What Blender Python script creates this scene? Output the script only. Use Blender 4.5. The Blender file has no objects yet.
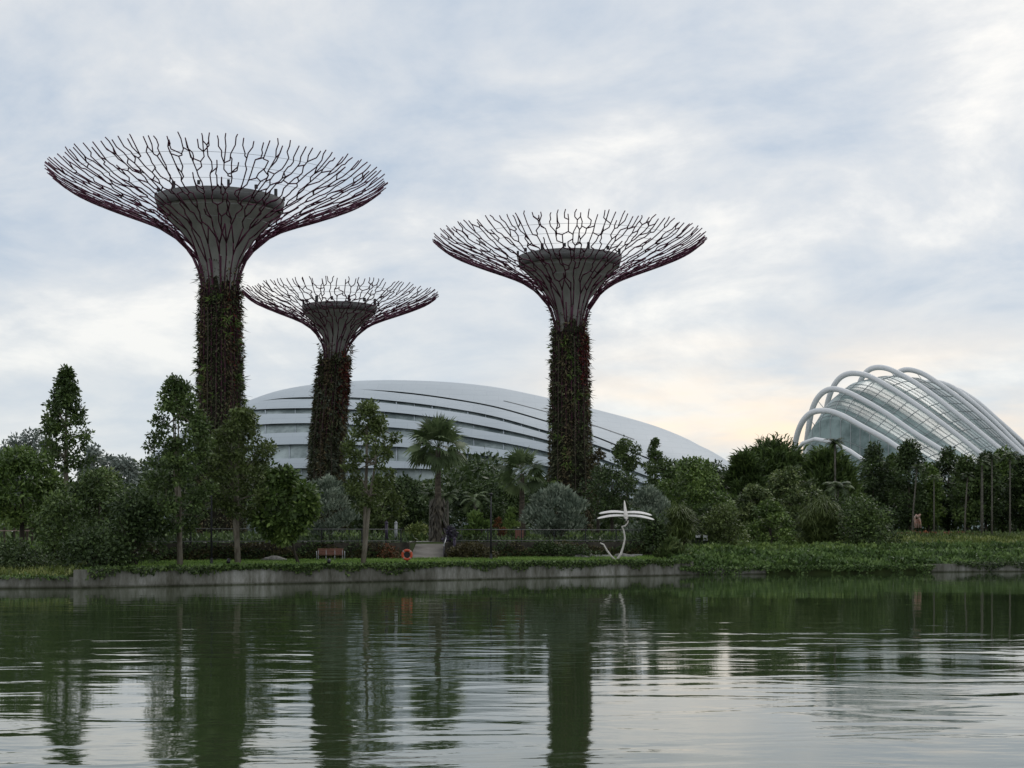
import bpy, bmesh, math, random
import numpy as np
from mathutils import Vector, Matrix
R = math.radians
SC = bpy.context.scene
COL = SC.collection
# ------------------------------------------------------------------ camera, sky, sun, exposure
F_PX, HOR, EYE = 1450.0, 535.0, 3.0
cam = bpy.data.cameras.new('camera'); cam.sensor_width = 36; cam.lens = F_PX/1024*36
cam.shift_y = (HOR-384)/1024; cam.clip_start = .2; cam.clip_end = 6000
cam_o = bpy.data.objects.new('camera', cam); COL.objects.link(cam_o)
cam_o.location = (0, 0, EYE); cam_o.rotation_euler = (R(90), 0, 0)
SC.camera = cam_o
SC.view_settings.view_transform = 'Standard'; SC.view_settings.look = 'None'
SC.view_settings.exposure = 0.3; SC.view_settings.gamma = 1.0
SC.view_settings.use_curve_mapping = False
SUN_EL, SUN_AZ = R(42), R(28)       # low sun behind the clouds, ahead and right
W = bpy.data.worlds.new('World'); SC.world = W; W.use_nodes = True
def build_sky():
    nt = W.node_tree; nt.nodes.clear(); N = nt.nodes.new; L = nt.links.new
    out = N('ShaderNodeOutputWorld'); bg = N('ShaderNodeBackground'); bg.inputs[1].default_value = 0.1
    sky = N('ShaderNodeTexSky'); sky.sky_type = 'NISHITA'; sky.sun_disc = False
    sky.sun_elevation = SUN_EL; sky.sun_rotation = SUN_AZ
    tc = N('ShaderNodeTexCoord'); sep = N('ShaderNodeSeparateXYZ'); L(tc.outputs['Generated'], sep.inputs[0])
    def math_(op, a, b=None, clamp=False):
        m = N('ShaderNodeMath'); m.operation = op; m.use_clamp = clamp
        for i, v in enumerate((a, b)):
            if v is None: continue
            if isinstance(v, (int, float)): m.inputs[i].default_value = v
            else: L(v, m.inputs[i])
        return m.outputs[0]
    def ramp(fac, stops):
        r = N('ShaderNodeValToRGB'); L(fac, r.inputs[0]); e = r.color_ramp.elements
        while len(e) < len(stops): e.new(.5)
        for s, (p, c) in zip(e, stops): s.position = p; s.color = (*c, 1)
        return r.outputs[0]
    def mix(f, a, b):
        m = N('ShaderNodeMix'); m.data_type = 'RGBA'
        for i, v in ((0, f), (6, a), (7, b)):
            if isinstance(v, (int, float)): m.inputs[i].default_value = v
            elif isinstance(v, tuple): m.inputs[i].default_value = (*v, 1)
            else: L(v, m.inputs[i])
        return m.outputs[2]
    z = math_('MAXIMUM', sep.outputs[2], 0.0)
    den = math_('ADD', z, .30)
    px = math_('DIVIDE', sep.outputs[0], den); py = math_('DIVIDE', sep.outputs[1], den)
    cb = N('ShaderNodeCombineXYZ'); L(px, cb.inputs[0]); L(py, cb.inputs[1])
    n1 = N('ShaderNodeTexNoise'); n1.inputs['Scale'].default_value = 3.4; n1.inputs['Detail'].default_value = 7
    n1.inputs['Roughness'].default_value = .6; n1.inputs['Distortion'].default_value = .25
    mp = N('ShaderNodeMapping'); mp.inputs['Location'].default_value = (3.1, 7.4, 0); mp.inputs['Scale'].default_value = (1, 1.0, 1)
    mp.inputs['Rotation'].default_value = (0, 0, R(20))
    L(cb.outputs[0], mp.inputs[0]); L(mp.outputs[0], n1.inputs['Vector'])
    n2 = N('ShaderNodeTexNoise'); n2.inputs['Scale'].default_value = 1.5; n2.inputs['Detail'].default_value = 4
    mp2 = N('ShaderNodeMapping'); mp2.inputs['Location'].default_value = (11.3, 2.2, 4); L(cb.outputs[0], mp2.inputs[0]); L(mp2.outputs[0], n2.inputs['Vector'])
    f = math_('ADD', math_('MULTIPLY', n1.outputs[0], .62), math_('MULTIPLY', n2.outputs[0], .38))
    clouds = ramp(f, [(.38, (.41, .48, .57)), (.455, (.515, .56, .615)), (.525, (.615, .635, .655)), (.625, (.84, .82, .78))])
    # warm break in the cloud low in the sky, towards the sun
    az = math_('ARCTAN2', sep.outputs[0], sep.outputs[1])
    da = math_('SUBTRACT', az, R(12)); wa = math_('POWER', 2.718, math_('MULTIPLY', math_('MULTIPLY', da, da), -26.0))
    de = math_('SUBTRACT', sep.outputs[2], .055); we = math_('POWER', 2.718, math_('MULTIPLY', math_('MULTIPLY', de, de), -300.0))
    n3 = N('ShaderNodeTexNoise'); n3.inputs['Scale'].default_value = 9; n3.inputs['Detail'].default_value = 4
    mp3 = N('ShaderNodeMapping'); mp3.inputs['Scale'].default_value = (1, 1, 4.5); L(tc.outputs['Generated'], mp3.inputs[0]); L(mp3.outputs[0], n3.inputs['Vector'])
    br = math_('MULTIPLY', math_('SUBTRACT', n3.outputs[0], .36, ), 3.6, True)
    warm = math_('MULTIPLY', math_('MULTIPLY', wa, we), br, True)
    hz = ramp(z, [(.0, (1, 1, 1)), (.2, (0, 0, 0))])
    c1 = mix(math_('MULTIPLY', hz, .72), clouds, (.59, .63, .655))
    c2 = mix(math_('MULTIPLY', warm, .95), c1, (.98, .77, .56))
    # scale cloud radiance for the 0.1 background strength
    sc = N('ShaderNodeVectorMath'); sc.operation = 'SCALE'; L(c2, sc.inputs[0]); sc.inputs['Scale'].default_value = 10.0
    fin = mix(.93, sky.outputs[0], sc.outputs[0])
    L(fin, bg.inputs[0]); L(bg.outputs[0], out.inputs[0])
build_sky()
sun = bpy.data.lights.new('sun', 'SUN'); sun.energy = 0.55; sun.angle = R(25); sun.color = (1, .95, .89)
sun_o = bpy.data.objects.new('sun', sun); COL.objects.link(sun_o)
sd = Vector((math.sin(SUN_AZ)*math.cos(SUN_EL), math.cos(SUN_AZ)*math.cos(SUN_EL), math.sin(SUN_EL)))
sun_o.rotation_euler = sd.to_track_quat('Z', 'Y').to_euler(); sun_o.location = (0, 60, 80)

# ------------------------------------------------------------------ placing helpers
SHX = [-2000, -400, -60, -24.7, 13.4, 33, 49, 120, 400, 2000]
SHY = [20, 60, 74, 82, 109, 117, 121, 135, 160, 200]
def shore(X): return np.interp(X, SHX, SHY)
def sstep(a, b, x):
    t = np.clip((x-a)/(b-a), 0, 1); return t*t*(3-2*t)
RAMP = (-7.5, -5.0)
TERR = 2.4
def gz(X, Y):
    X = np.asarray(X, float); Y = np.asarray(Y, float); s = Y-shore(X)
    mid = np.where(s < 12.02, 1.0+.02*np.clip(s, 0, 12), TERR+.004*np.clip(s-12, 0, 120))
    inr = (X > RAMP[0]+.02) & (X < RAMP[1]-.02) & (s > 11) & (s < 19)
    mid = np.where(inr, np.interp(s, [11, 19], [1.16, TERR]), mid)
    right = np.interp(s, [0, 4, 12, 20, 32, 45, 160], [.45, 1.15, 1.7, 1.75, 2.3, 2.75, 3.0])
    left = np.interp(s, [0, 5, 14, 26, 160], [.5, .9, 1.6, 2.3, 2.9])
    wl = sstep(-25.6, -24.4, X); wr = sstep(11, 16, X)
    z = mid*wl*(1-wr)+right*wr+left*(1-wl)
    return np.where(s < 0, -1.5, z)
def at(px, d): return (px-512)/F_PX*d
def zat(py, d): return EYE-(py-HOR)/F_PX*d
def ground_at(px, d):
    X = at(px, d); return (X, d, float(gz(X, d)))

# ------------------------------------------------------------------ object helpers
def link(o): COL.objects.link(o); return o
def tag(o, label=None, cat=None, group=None, kind=None):
    if label: o['label'] = label
    if cat: o['category'] = cat
    if group: o['group'] = group
    if kind: o['kind'] = kind
    return o
def empty(name, label, cat, loc=(0, 0, 0), rz=0, group=None):
    o = bpy.data.objects.new(name, None); link(o); o.location = loc; o.rotation_euler = (0, 0, rz)
    o.empty_display_size = .3
    return tag(o, label, cat, group)
class MB:
    def __init__(s): s.v = []; s.f = []; s.m = []; s.sm = []
    def add(s, vs, fs, m=0, smooth=False):
        b = len(s.v); s.v += [tuple(map(float, p)) for p in vs]
        for f in fs: s.f.append([b+i for i in f]); s.m.append(m); s.sm.append(smooth)
    def box(s, c, d, rz=0, m=0, ry=0, rx=0):
        x, y, z = d[0]/2, d[1]/2, d[2]/2
        M = Matrix.Rotation(rz, 3, 'Z') @ Matrix.Rotation(ry, 3, 'Y') @ Matrix.Rotation(rx, 3, 'X')
        vs = [Vector(c)+M @ Vector(p) for p in ((-x,-y,-z),(x,-y,-z),(x,y,-z),(-x,y,-z),(-x,-y,z),(x,-y,z),(x,y,z),(-x,y,z))]
        s.add(vs, [(0,3,2,1),(4,5,6,7),(0,1,5,4),(1,2,6,5),(2,3,7,6),(3,0,4,7)], m)
    def tube(s, pts, rad, n=6, m=0, cap=True, smooth=True, flat=1.0):
        pts = [Vector(p) for p in pts]; k = len(pts)
        if isinstance(rad, (int, float)): rad = [rad]*k
        vs = []; ref = None
        for i, p in enumerate(pts):
            t = (pts[min(i+1, k-1)]-pts[max(i-1, 0)])
            t = t.normalized() if t.length > 1e-9 else Vector((0, 0, 1))
            if ref is None: ref = t.orthogonal().normalized()
            u = (ref-t*ref.dot(t)); u = u.normalized() if u.length > 1e-6 else t.orthogonal().normalized()
            ref = u; w = t.cross(u)
            for j in range(n):
                a = 2*math.pi*j/n
                vs.append(p+u*math.cos(a)*rad[i]+w*math.sin(a)*rad[i]*flat)
        fs = [(i*n+j, i*n+(j+1) % n, (i+1)*n+(j+1) % n, (i+1)*n+j) for i in range(k-1) for j in range(n)]
        if cap: fs += [tuple(range(n-1, -1, -1)), tuple((k-1)*n+j for j in range(n))]
        s.add(vs, fs, m, smooth)
    def lathe(s, prof, n=48, m=0, smooth=True, c=(0, 0, 0)):
        vs = [(c[0]+r*math.cos(2*math.pi*j/n), c[1]+r*math.sin(2*math.pi*j/n), c[2]+z) for r, z in prof for j in range(n)]
        fs = [(i*n+j, i*n+(j+1) % n, (i+1)*n+(j+1) % n, (i+1)*n+j) for i in range(len(prof)-1) for j in range(n)]
        s.add(vs, fs, m, smooth)
    def grid(s, rows, m=0, smooth=True):
        nr, nc = len(rows), len(rows[0])
        s.add([p for r in rows for p in r], [(i*nc+j, i*nc+j+1, (i+1)*nc+j+1, (i+1)*nc+j) for i in range(nr-1) for j in range(nc-1)], m, smooth)
    def build(s, name, mats, parent=None, loc=None):
        me = bpy.data.meshes.new(name); me.from_pydata(s.v, [], s.f); 
        for mt in (mats if isinstance(mats, (list, tuple)) else [mats]): me.materials.append(mt)
        me.polygons.foreach_set('material_index', s.m); me.polygons.foreach_set('use_smooth', s.sm)
        me.update(); o = bpy.data.objects.new(name, me); link(o)
        if parent: o.parent = parent
        if loc: o.location = loc
        return o
def quads(name, V, mat, parent=None, var=None, loc=None):
    """V: (n,4,3) leaf quads -> one mesh, face attribute 'var'."""
    V = np.asarray(V, np.float32); n = len(V)
    me = bpy.data.meshes.new(name); me.vertices.add(n*4); me.loops.add(n*4); me.polygons.add(n)
    me.vertices.foreach_set('co', V.reshape(-1)); me.loops.foreach_set('vertex_index', np.arange(n*4, dtype=np.int32))
    me.polygons.foreach_set('loop_start', np.arange(0, n*4, 4, dtype=np.int32))
    a = me.attributes.new('var', 'FLOAT', 'FACE')
    if var is None: var = np.random.default_rng(n).random(n)
    a.data.foreach_set('value', np.asarray(var, np.float32))
    me.update(calc_edges=True); me.materials.append(mat)
    o = bpy.data.objects.new(name, me); link(o)
    if parent: o.parent = parent
    if loc: o.location = loc
    return o
def unit(a): return a/np.maximum(np.linalg.norm(a, axis=-1, keepdims=True), 1e-9)
def leaves(P, A, Nn, L, Wd):
    A = unit(A); S = unit(np.cross(Nn, A)); L = np.asarray(L).reshape(-1, 1)*np.ones((len(P), 1)); Wd = np.asarray(Wd).reshape(-1, 1)*np.ones((len(P), 1))
    return np.stack([P, P+A*L*.5+S*Wd*.5, P+A*L, P+A*L*.5-S*Wd*.5], 1)

# ------------------------------------------------------------------ materials
def mat(name, col, rough=.6, spec=.3, metal=0, var=None, scale=2.0, bump=0, bscale=8, coord='Object', stretch=(1, 1, 1), detail=5):
    m = bpy.data.materials.new(name); m.use_nodes = True; nt = m.node_tree; b = nt.nodes['Principled BSDF']; N = nt.nodes.new; L = nt.links.new
    b.inputs['Base Color'].default_value = (*col, 1); b.inputs['Roughness'].default_value = rough
    b.inputs['Specular IOR Level'].default_value = spec; b.inputs['Metallic'].default_value = metal
    tc = N('ShaderNodeTexCoord'); mp = N('ShaderNodeMapping'); mp.inputs['Scale'].default_value = stretch; L(tc.outputs[coord], mp.inputs[0])
    if var:
        n = N('ShaderNodeTexNoise'); n.inputs['Scale'].default_value = scale; n.inputs['Detail'].default_value = detail; n.inputs['Roughness'].default_value = .65
        L(mp.outputs[0], n.inputs['Vector']); r = N('ShaderNodeValToRGB'); L(n.outputs[0], r.inputs[0])
        e = r.color_ramp.elements; e[0].position = .35; e[1].position = .68; e[0].color = (*var, 1); e[1].color = (*col, 1); L(r.outputs[0], b.inputs['Base Color'])
    if bump:
        n = N('ShaderNodeTexNoise'); n.inputs['Scale'].default_value = bscale; n.inputs['Detail'].default_value = 4
        L(mp.outputs[0], n.inputs['Vector']); bp = N('ShaderNodeBump'); bp.inputs['Distance'].default_value = bump; L(n.outputs[0], bp.inputs['Height']); L(bp.outputs[0], b.inputs['Normal'])
    return m
def leafmat(name, c0, c1, c2, rough=.5, spec=.3, trans=.18, nscale=.5, tint=None):
    m = bpy.data.materials.new(name); m.use_nodes = True; nt = m.node_tree; b = nt.nodes['Principled BSDF']; N = nt.nodes.new; L = nt.links.new
    at_ = N('ShaderNodeAttribute'); at_.attribute_name = 'var'
    n = N('ShaderNodeTexNoise'); n.inputs['Scale'].default_value = nscale; n.inputs['Detail'].default_value = 3
    g = N('ShaderNodeNewGeometry'); L(g.outputs['Position'], n.inputs['Vector'])
    ma = N('ShaderNodeMath'); ma.operation = 'MULTIPLY_ADD'; L(n.outputs[0], ma.inputs[0]); ma.inputs[1].default_value = .9; ma.inputs[2].default_value = -.45
    ad = N('ShaderNodeMath'); ad.operation = 'ADD'; ad.use_clamp = True; L(at_.outputs['Fac'], ad.inputs[0]); L(ma.outputs[0], ad.inputs[1])
    r = N('ShaderNodeValToRGB'); L(ad.outputs[0], r.inputs[0]); e = r.color_ramp.elements
    e[0].position = .1; e[0].color = (*c0, 1); e[1].position = .95; e[1].color = (*c2, 1); k = e.new(.55); k.color = (*c1, 1)
    if tint:
        k2 = e.new(.99); k2.color = (*tint, 1)
    L(r.outputs[0], b.inputs['Base Color']); b.inputs['Roughness'].default_value = rough; b.inputs['Specular IOR Level'].default_value = spec
    tr = N('ShaderNodeBsdfTranslucent'); L(r.outputs[0], tr.inputs[0]); mx = N('ShaderNodeMixShader'); mx.inputs[0].default_value = trans
    L(b.outputs[0], mx.inputs[1]); L(tr.outputs[0], mx.inputs[2]); L(mx.outputs[0], nt.nodes['Material Output'].inputs[0])
    return m
M = {}
M['steel'] = mat('plum_steel', (.13, .03, .07), .5, .3, 0, (.075, .02, .042), .4)
M['concrete'] = mat('core_concrete', (.42, .415, .39), .85, .2, 0, (.30, .30, .28), .5, .01, 3, stretch=(1.5, 1.5, .25))
M['band'] = mat('core_band', (.17, .17, .165), .85, .2, 0, (.12, .12, .12), .6)
M['soil'] = mat('planting_panel', (.05, .047, .034), .95, .1, 0, (.018, .016, .012), 1.2, .08, 3)
M['white'] = mat('white_steel', (.78, .79, .8), .4, .4, 0, (.68, .7, .72), .12)
M['dark'] = mat('dark_metal', (.02, .02, .023), .5, .3)
M['violet'] = mat('violet_post', (.035, .025, .05), .5, .3)
M['grey'] = mat('grey_metal', (.3, .31, .32), .45, .4, .3)
M['galv'] = mat('galvanised_rail', (.10, .10, .105), .5, .3, .2)
M['bar'] = mat('pale_glazing_bar', (.46, .48, .49), .5, .3)
M['bark'] = mat('pale_bark', (.30, .27, .215), .9, .1, 0, (.10, .085, .065), 2.5, .03, 6, stretch=(1, 1, .3))
M['barkd'] = mat('dark_bark', (.10, .085, .065), .9, .1, 0, (.04, .035, .03), 2.5, .03, 6, stretch=(1, 1, .3))
M['palmbark'] = mat('palm_bark', (.13, .11, .085), .9, .1, 0, (.05, .042, .034), 3, .04, 5, stretch=(1, 1, 3))
M['slim'] = mat('slim_palm_stem', (.16, .15, .125), .8, .2, 0, (.08, .073, .06), 2, stretch=(1, 1, 2))
M['wood'] = mat('red_timber', (.22, .10, .07), .6, .3, 0, (.14, .065, .045), 6, stretch=(.4, 4, 4))
M['orange'] = mat('orange_plastic', (.62, .095, .035), .45, .4, 0, (.5, .08, .035), 5)
M['bronze'] = mat('pale_sculpture', (.74, .70, .66), .5, .3, 0, (.56, .52, .48), 4, .01, 12)
M['wing'] = mat('dragonfly_wing', (.82, .80, .77), .5, .3, 0, (.64, .61, .58), 6)
M['rock'] = mat('grey_rock', (.26, .25, .235), .9, .15, 0, (.08, .078, .07), 2.2, .06, 4)
M['path'] = mat('pale_paving', (.42, .41, .385), .85, .2, 0, (.34, .33, .31), 1.2)
M['rampm'] = mat('ramp_concrete', (.22, .205, .185), .9, .15, 0, (.13, .12, .105), .9)
M['rail'] = mat('pinkish_rail', (.42, .30, .27), .7, .2)
M['pinks'] = mat('pale_pink_sculpture', (.46, .40, .36), .6, .3, 0, (.38, .17, .11), 2.5)
M['whitep'] = mat('white_panel', (.75, .76, .76), .5, .3)
# quay concrete with streaks running down it and a dark tide line
def quay_mat():
    m = mat('quay_concrete', (.30, .295, .27), .9, .15); nt = m.node_tree; b = nt.nodes['Principled BSDF']; N = nt.nodes.new; L = nt.links.new
    tc = N('ShaderNodeTexCoord')
    def noise(scale, st, det=5, ro=.6):
        mp = N('ShaderNodeMapping'); mp.inputs['Scale'].default_value = st; L(tc.outputs['Object'], mp.inputs[0])
        n = N('ShaderNodeTexNoise'); n.inputs['Scale'].default_value = scale; n.inputs['Detail'].default_value = det; n.inputs['Roughness'].default_value = ro; L(mp.outputs[0], n.inputs[0]); return n.outputs[0]
    def ramp(f, a, b_, ca, cb):
        r = N('ShaderNodeValToRGB'); L(f, r.inputs[0]); e = r.color_ramp.elements; e[0].position = a; e[1].position = b_; e[0].color = (*ca, 1); e[1].color = (*cb, 1); return r.outputs[0]
    def mul(a, b_, f=1):
        x = N('ShaderNodeMix'); x.data_type = 'RGBA'; x.blend_type = 'MULTIPLY'; x.inputs[0].default_value = f; L(a, x.inputs[6]); L(b_, x.inputs[7]); return x.outputs[2]
    base = ramp(noise(.22, (1, 1, 1), 2), .38, .62, (.20, .195, .17), (.42, .415, .39))
    st = ramp(noise(.9, (1, 1, .22), 7, .8), .38, .60, (.42, .42, .36), (1, 1, 1))
    st2 = ramp(noise(3.0, (1, 1, .35), 5, .7), .32, .6, (.62, .62, .57), (1, 1, 1))
    sp = N('ShaderNodeSeparateXYZ'); L(tc.outputs['Object'], sp.inputs[0])
    td = ramp(sp.outputs[2], .02, .16, (.30, .32, .24), (1, 1, 1))
    L(mul(mul(mul(base, st), st2), td), b.inputs['Base Color']); return m
M['quay'] = quay_mat()
M['retain'] = mat('retaining_stone', (.085, .075, .06), .95, .1, 0, (.035, .033, .028), 1.6, .05, 3)
LM = {}
LM['dark'] = leafmat('dark_leaf', (0.037, 0.059, 0.019), (0.078, 0.124, 0.036), (0.154, 0.216, 0.063))
LM['deep'] = leafmat('deep_green_leaf', (0.028, 0.046, 0.018), (0.054, 0.086, 0.028), (0.099, 0.146, 0.047))
LM['mid'] = leafmat('mid_green_leaf', (0.056, 0.094, 0.024), (0.116, 0.182, 0.044), (0.222, 0.306, 0.080))
LM['olive'] = leafmat('olive_leaf', (0.050, 0.075, 0.020), (0.098, 0.132, 0.038), (0.164, 0.214, 0.065))
LM['light'] = leafmat('light_tipped_leaf', (0.049, 0.073, 0.023), (0.096, 0.139, 0.046), (0.305, 0.361, 0.144))
LM['silver'] = leafmat('silver_leaf', (0.079, 0.108, 0.077), (0.191, 0.235, 0.177), (0.356, 0.403, 0.312), .6, .25)
LM['mist'] = leafmat('hazed_leaf', (0.128, 0.160, 0.140), (0.219, 0.257, 0.223), (0.348, 0.380, 0.329))  # far trees: distance haze is put into the leaf colour, no air modelled
LM['rosette'] = leafmat('grey_green_rosette', (.075, .085, .06), (.13, .15, .11), (.22, .24, .18))
LM['palm'] = leafmat('palm_leaf', (0.049, 0.073, 0.032), (0.096, 0.139, 0.057), (0.177, 0.229, 0.107))
LM['thatch'] = leafmat('dry_frond', (.04, .034, .024), (.075, .064, .046), (.12, .105, .075))
LM['rust'] = leafmat('rusty_leaf', (0.041, 0.036, 0.016), (0.077, 0.066, 0.027), (0.117, 0.105, 0.041))
LM['grass'] = leafmat('lawn_blade', (0.093, 0.164, 0.032), (0.158, 0.267, 0.051), (0.260, 0.379, 0.096))
LM['vine'] = leafmat('ground_vine', (0.041, 0.074, 0.019), (0.083, 0.147, 0.036), (0.181, 0.266, 0.083))
LM['reed'] = leafmat('yellow_green_leaf', (0.081, 0.115, 0.026), (0.145, 0.189, 0.043), (0.273, 0.295, 0.100))
LM['red'] = leafmat('red_flower_leaf', (.05, .06, .02), (.16, .07, .035), (.30, .11, .05))
LM['purple'] = leafmat('purple_leaf', (.03, .035, .03), (.06, .055, .07), (.12, .10, .16))
LM['orange'] = leafmat('orange_leaf', (.06, .035, .018), (.17, .075, .03), (.28, .12, .05))
LM['skin'] = leafmat('vertical_garden', (0.040, 0.050, 0.024), (0.075, 0.090, 0.042), (0.138, 0.144, 0.077), .7, .2, .1, .35)
LM['skinred'] = leafmat('vertical_garden_red', (.06, .014, .012), (.12, .025, .02), (.17, .045, .03), .7, .2, .1, .35)
LM['skinbrown'] = leafmat('vertical_garden_brown', (0.081, 0.066, 0.037), (0.138, 0.114, 0.064), (0.218, 0.180, 0.099), .7, .2, .1, .35)

# ------------------------------------------------------------------ ground, water
def ground():
    xs = np.unique(np.concatenate([np.arange(-64, 80.1, 2), [-2500, -1200, -600, -300, -180, -120, -90, 100, 130, 180, 300, 600, 1200, 2500],
         [RAMP[0], RAMP[0]+.04, RAMP[1]-.04, RAMP[1]], np.arange(-27, -23, .4), SHX[1:-1]]))
    ss = [-400, -60, -1, -.005, 0, 1, 2, 4, 6, 8, 10, 11, 12, 12.04, 14, 16, 18, 19, 19.05, 22, 26, 32, 45, 60, 90, 130, 200, 400, 900, 2500, 4500]
    mb = MB(); rows = []
    for s in ss:
        row = []
        for x in xs:
            y = float(shore(x))+s; row.append((x, y, float(gz(x, y)) if s >= 0 else -1.5))
        rows.append(row)
    mb.grid(rows, 0, False)
    m = mat('ground_soil', (.07, .10, .03), .95, .1, 0, (.035, .04, .02), .35, .05, 2)
    o = mb.build('ground', m); tag(o, kind='structure')
ground()
def water():
    m = bpy.data.materials.new('lake_water'); m.use_nodes = True; nt = m.node_tree; b = nt.nodes['Principled BSDF']; N = nt.nodes.new; L = nt.links.new
    b.inputs['Base Color'].default_value = (.034, .054, .022, 1); b.inputs['Roughness'].default_value = .03; b.inputs['IOR'].default_value = 1.56
    tc = N('ShaderNodeTexCoord')
    def noise(sc, st, rot=0, det=2, ro=.5, dist=0):
        mp = N('ShaderNodeMapping'); mp.inputs['Scale'].default_value = st; mp.inputs['Rotation'].default_value = (0, 0, R(rot)); L(tc.outputs['Object'], mp.inputs[0])
        n = N('ShaderNodeTexNoise'); n.inputs['Scale'].default_value = sc; n.inputs['Detail'].default_value = det; n.inputs['Roughness'].default_value = ro; n.inputs['Distortion'].default_value = dist
        L(mp.outputs[0], n.inputs['Vector']); return n.outputs[0]
    def m2(op, a, b_, cl=False):
        q = N('ShaderNodeMath'); q.operation = op; q.use_clamp = cl
        for i, v in enumerate((a, b_)):
            if isinstance(v, (int, float)): q.inputs[i].default_value = v
            else: L(v, q.inputs[i])
        return q.outputs[0]
    big = noise(.72, (.40, 1, 1), -9, 2, .45, .6)
    sm = noise(2.6, (.55, 1, 1), 6, 3, .55, .2)
    mask = noise(.05, (.7, 1.3, 1), 20, 2)
    k = m2('MULTIPLY', m2('SUBTRACT', mask, .36), 5.0, True)
    spx = N('ShaderNodeSeparateXYZ'); L(tc.outputs['Object'], spx.inputs[0]); mr = N('ShaderNodeMapRange'); mr.interpolation_type = 'SMOOTHSTEP'
    L(spx.outputs[1], mr.inputs[0])            # the far side lies in the lee of the bank
    for i_, v_ in ((1, 30), (2, 66), (3, 1.0), (4, .28)): mr.inputs[i_].default_value = v_
    h = m2('ADD', m2('MULTIPLY', m2('MULTIPLY', big, .046), m2('ADD', m2('MULTIPLY', k, .85), .15)), m2('MULTIPLY', m2('MULTIPLY', sm, .005), m2('ADD', m2('MULTIPLY', k, .8), .2)))
    h = m2('MULTIPLY', h, mr.outputs[0]); bp = N('ShaderNodeBump'); bp.inputs['Strength'].default_value = 1; bp.inputs['Distance'].default_value = 1.0; L(h, bp.inputs['Height']); L(bp.outputs[0], b.inputs['Normal'])
    mb = MB(); xs = [x for x in SHX]
    mb.grid([[(x, -500, 0) for x in xs], [(x, float(shore(x))+.6, 0) for x in xs]], 0, False)
    tag(mb.build('water', m), kind='structure')
water()

# ------------------------------------------------------------------ quay walls, retaining wall, ramp, path
def strip_wall(name, label, x0, x1, s0, s1, z0, z1, m, step=1.0, ledge=None, joint=None):
    mb = MB(); xs = list(np.arange(x0, x1, step))+[x1]
    rows = []
    for (s, z) in [(s0, z0), (s0, z1), (s1, z1), (s1, z0)]:
        rows.append([(x, float(shore(x))+s, z) for x in xs])
    mb.grid(rows, 0, False)
    for e in (0, -1): mb.add([r[e] for r in rows], [(0, 1, 2, 3)])
    if ledge:
        a, b_, c, d = ledge; rr = [[(x, float(shore(x))+s, z) for x in xs] for (s, z) in [(a, c), (a, d), (b_, d), (b_, c)]]
        mb.grid(rr, 0, False)
    o = mb.build(name, m); return tag(o, label, 'wall')
strip_wall('quay_wall', 'long pale streaked concrete lake wall below the lawn', -24.7, 13.6, -.35, .35, -1.2, 1.03, M['quay'], ledge=(-.5, -.352, -1.2, .09))
strip_wall('quay_wall', 'low weed-covered lake wall at the left edge under the reeds', -75, -24.75, -.15, .3, -1.2, .62, M['quay'])
strip_wall('quay_wall', 'low stained stone kerb below the vine bank right of the lawn', 13.65, 19.5, -.25, .3, -1.2, .55, M['quay'])
strip_wall('quay_wall', 'pale lake wall under the planted rows at the right edge', 33.2, 70, -.3, .3, -1.2, .66, M['quay'])
strip_wall('retaining_wall', 'dark low retaining wall behind the lawn left of the ramp', -25, RAMP[0]-.2, 11.75, 12.15, .8, TERR+.06, M['retain'])
strip_wall('retaining_wall', 'dark low retaining wall behind the lawn right of the ramp', RAMP[1]+.2, 11.2, 11.75, 12.15, .8, TERR+.06, M['retain'])
def ramp_path():
    mb = MB(); rows = []
    for s in (10.9, 12, 15, 19.02):
        z = float(np.interp(s, [11, 19], [1.16, TERR]))+.012 if s > 11 else 1.235
        rows.append([(x, float(shore(x))+s, z) for x in (RAMP[0]+.03, RAMP[1]-.03)])
    mb.grid(rows, 0, False); tag(mb.build('ramp', M['rampm']), kind='structure')
    mb = MB(); xs = np.arange(-26, 12, 2.0)
    mb.grid([[(x, float(shore(x))+s, float(gz(x, float(shore(x))+s))+.05) for x in xs] for s in (19.3, 22, 24.6)], 0, False)
    tag(mb.build('footpath', M['path']), kind='structure')
    mb = MB(); xs = np.arange(36, 90, 2.0)
    mb.grid([[(x, float(shore(x))+s, float(gz(x, float(shore(x))+s))+.04) for x in xs] for s in (56, 58, 60)], 0, False)
    tag(mb.build('garden_path', M['path']), kind='structure')
    for x, lab in ((RAMP[0]-.1, 'left cheek wall of the pale ramp, beside the orange ring'), (RAMP[1]+.1, 'right cheek wall of the pale ramp, under the handrail')):
        mb = MB(); pts = [(s, float(np.interp(s, [11, 19], [1.16, TERR]))) for s in (11.7, 19.2)]
        y0 = float(shore(x)); v = []
        for dx in (-.1, .1):
            v += [(x+dx, y0+11.7, .9), (x+dx, y0+19.2, .9), (x+dx, y0+19.2, TERR+.14), (x+dx, y0+11.7, TERR+.02)]
        mb.add(v, [(0, 1, 2, 3), (7, 6, 5, 4), (0, 4, 5, 1), (1, 5, 6, 2), (2, 6, 7, 3), (3, 7, 4, 0)])
        tag(mb.build('cheek_wall', M['retain']), lab, 'wall')
ramp_path()
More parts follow.
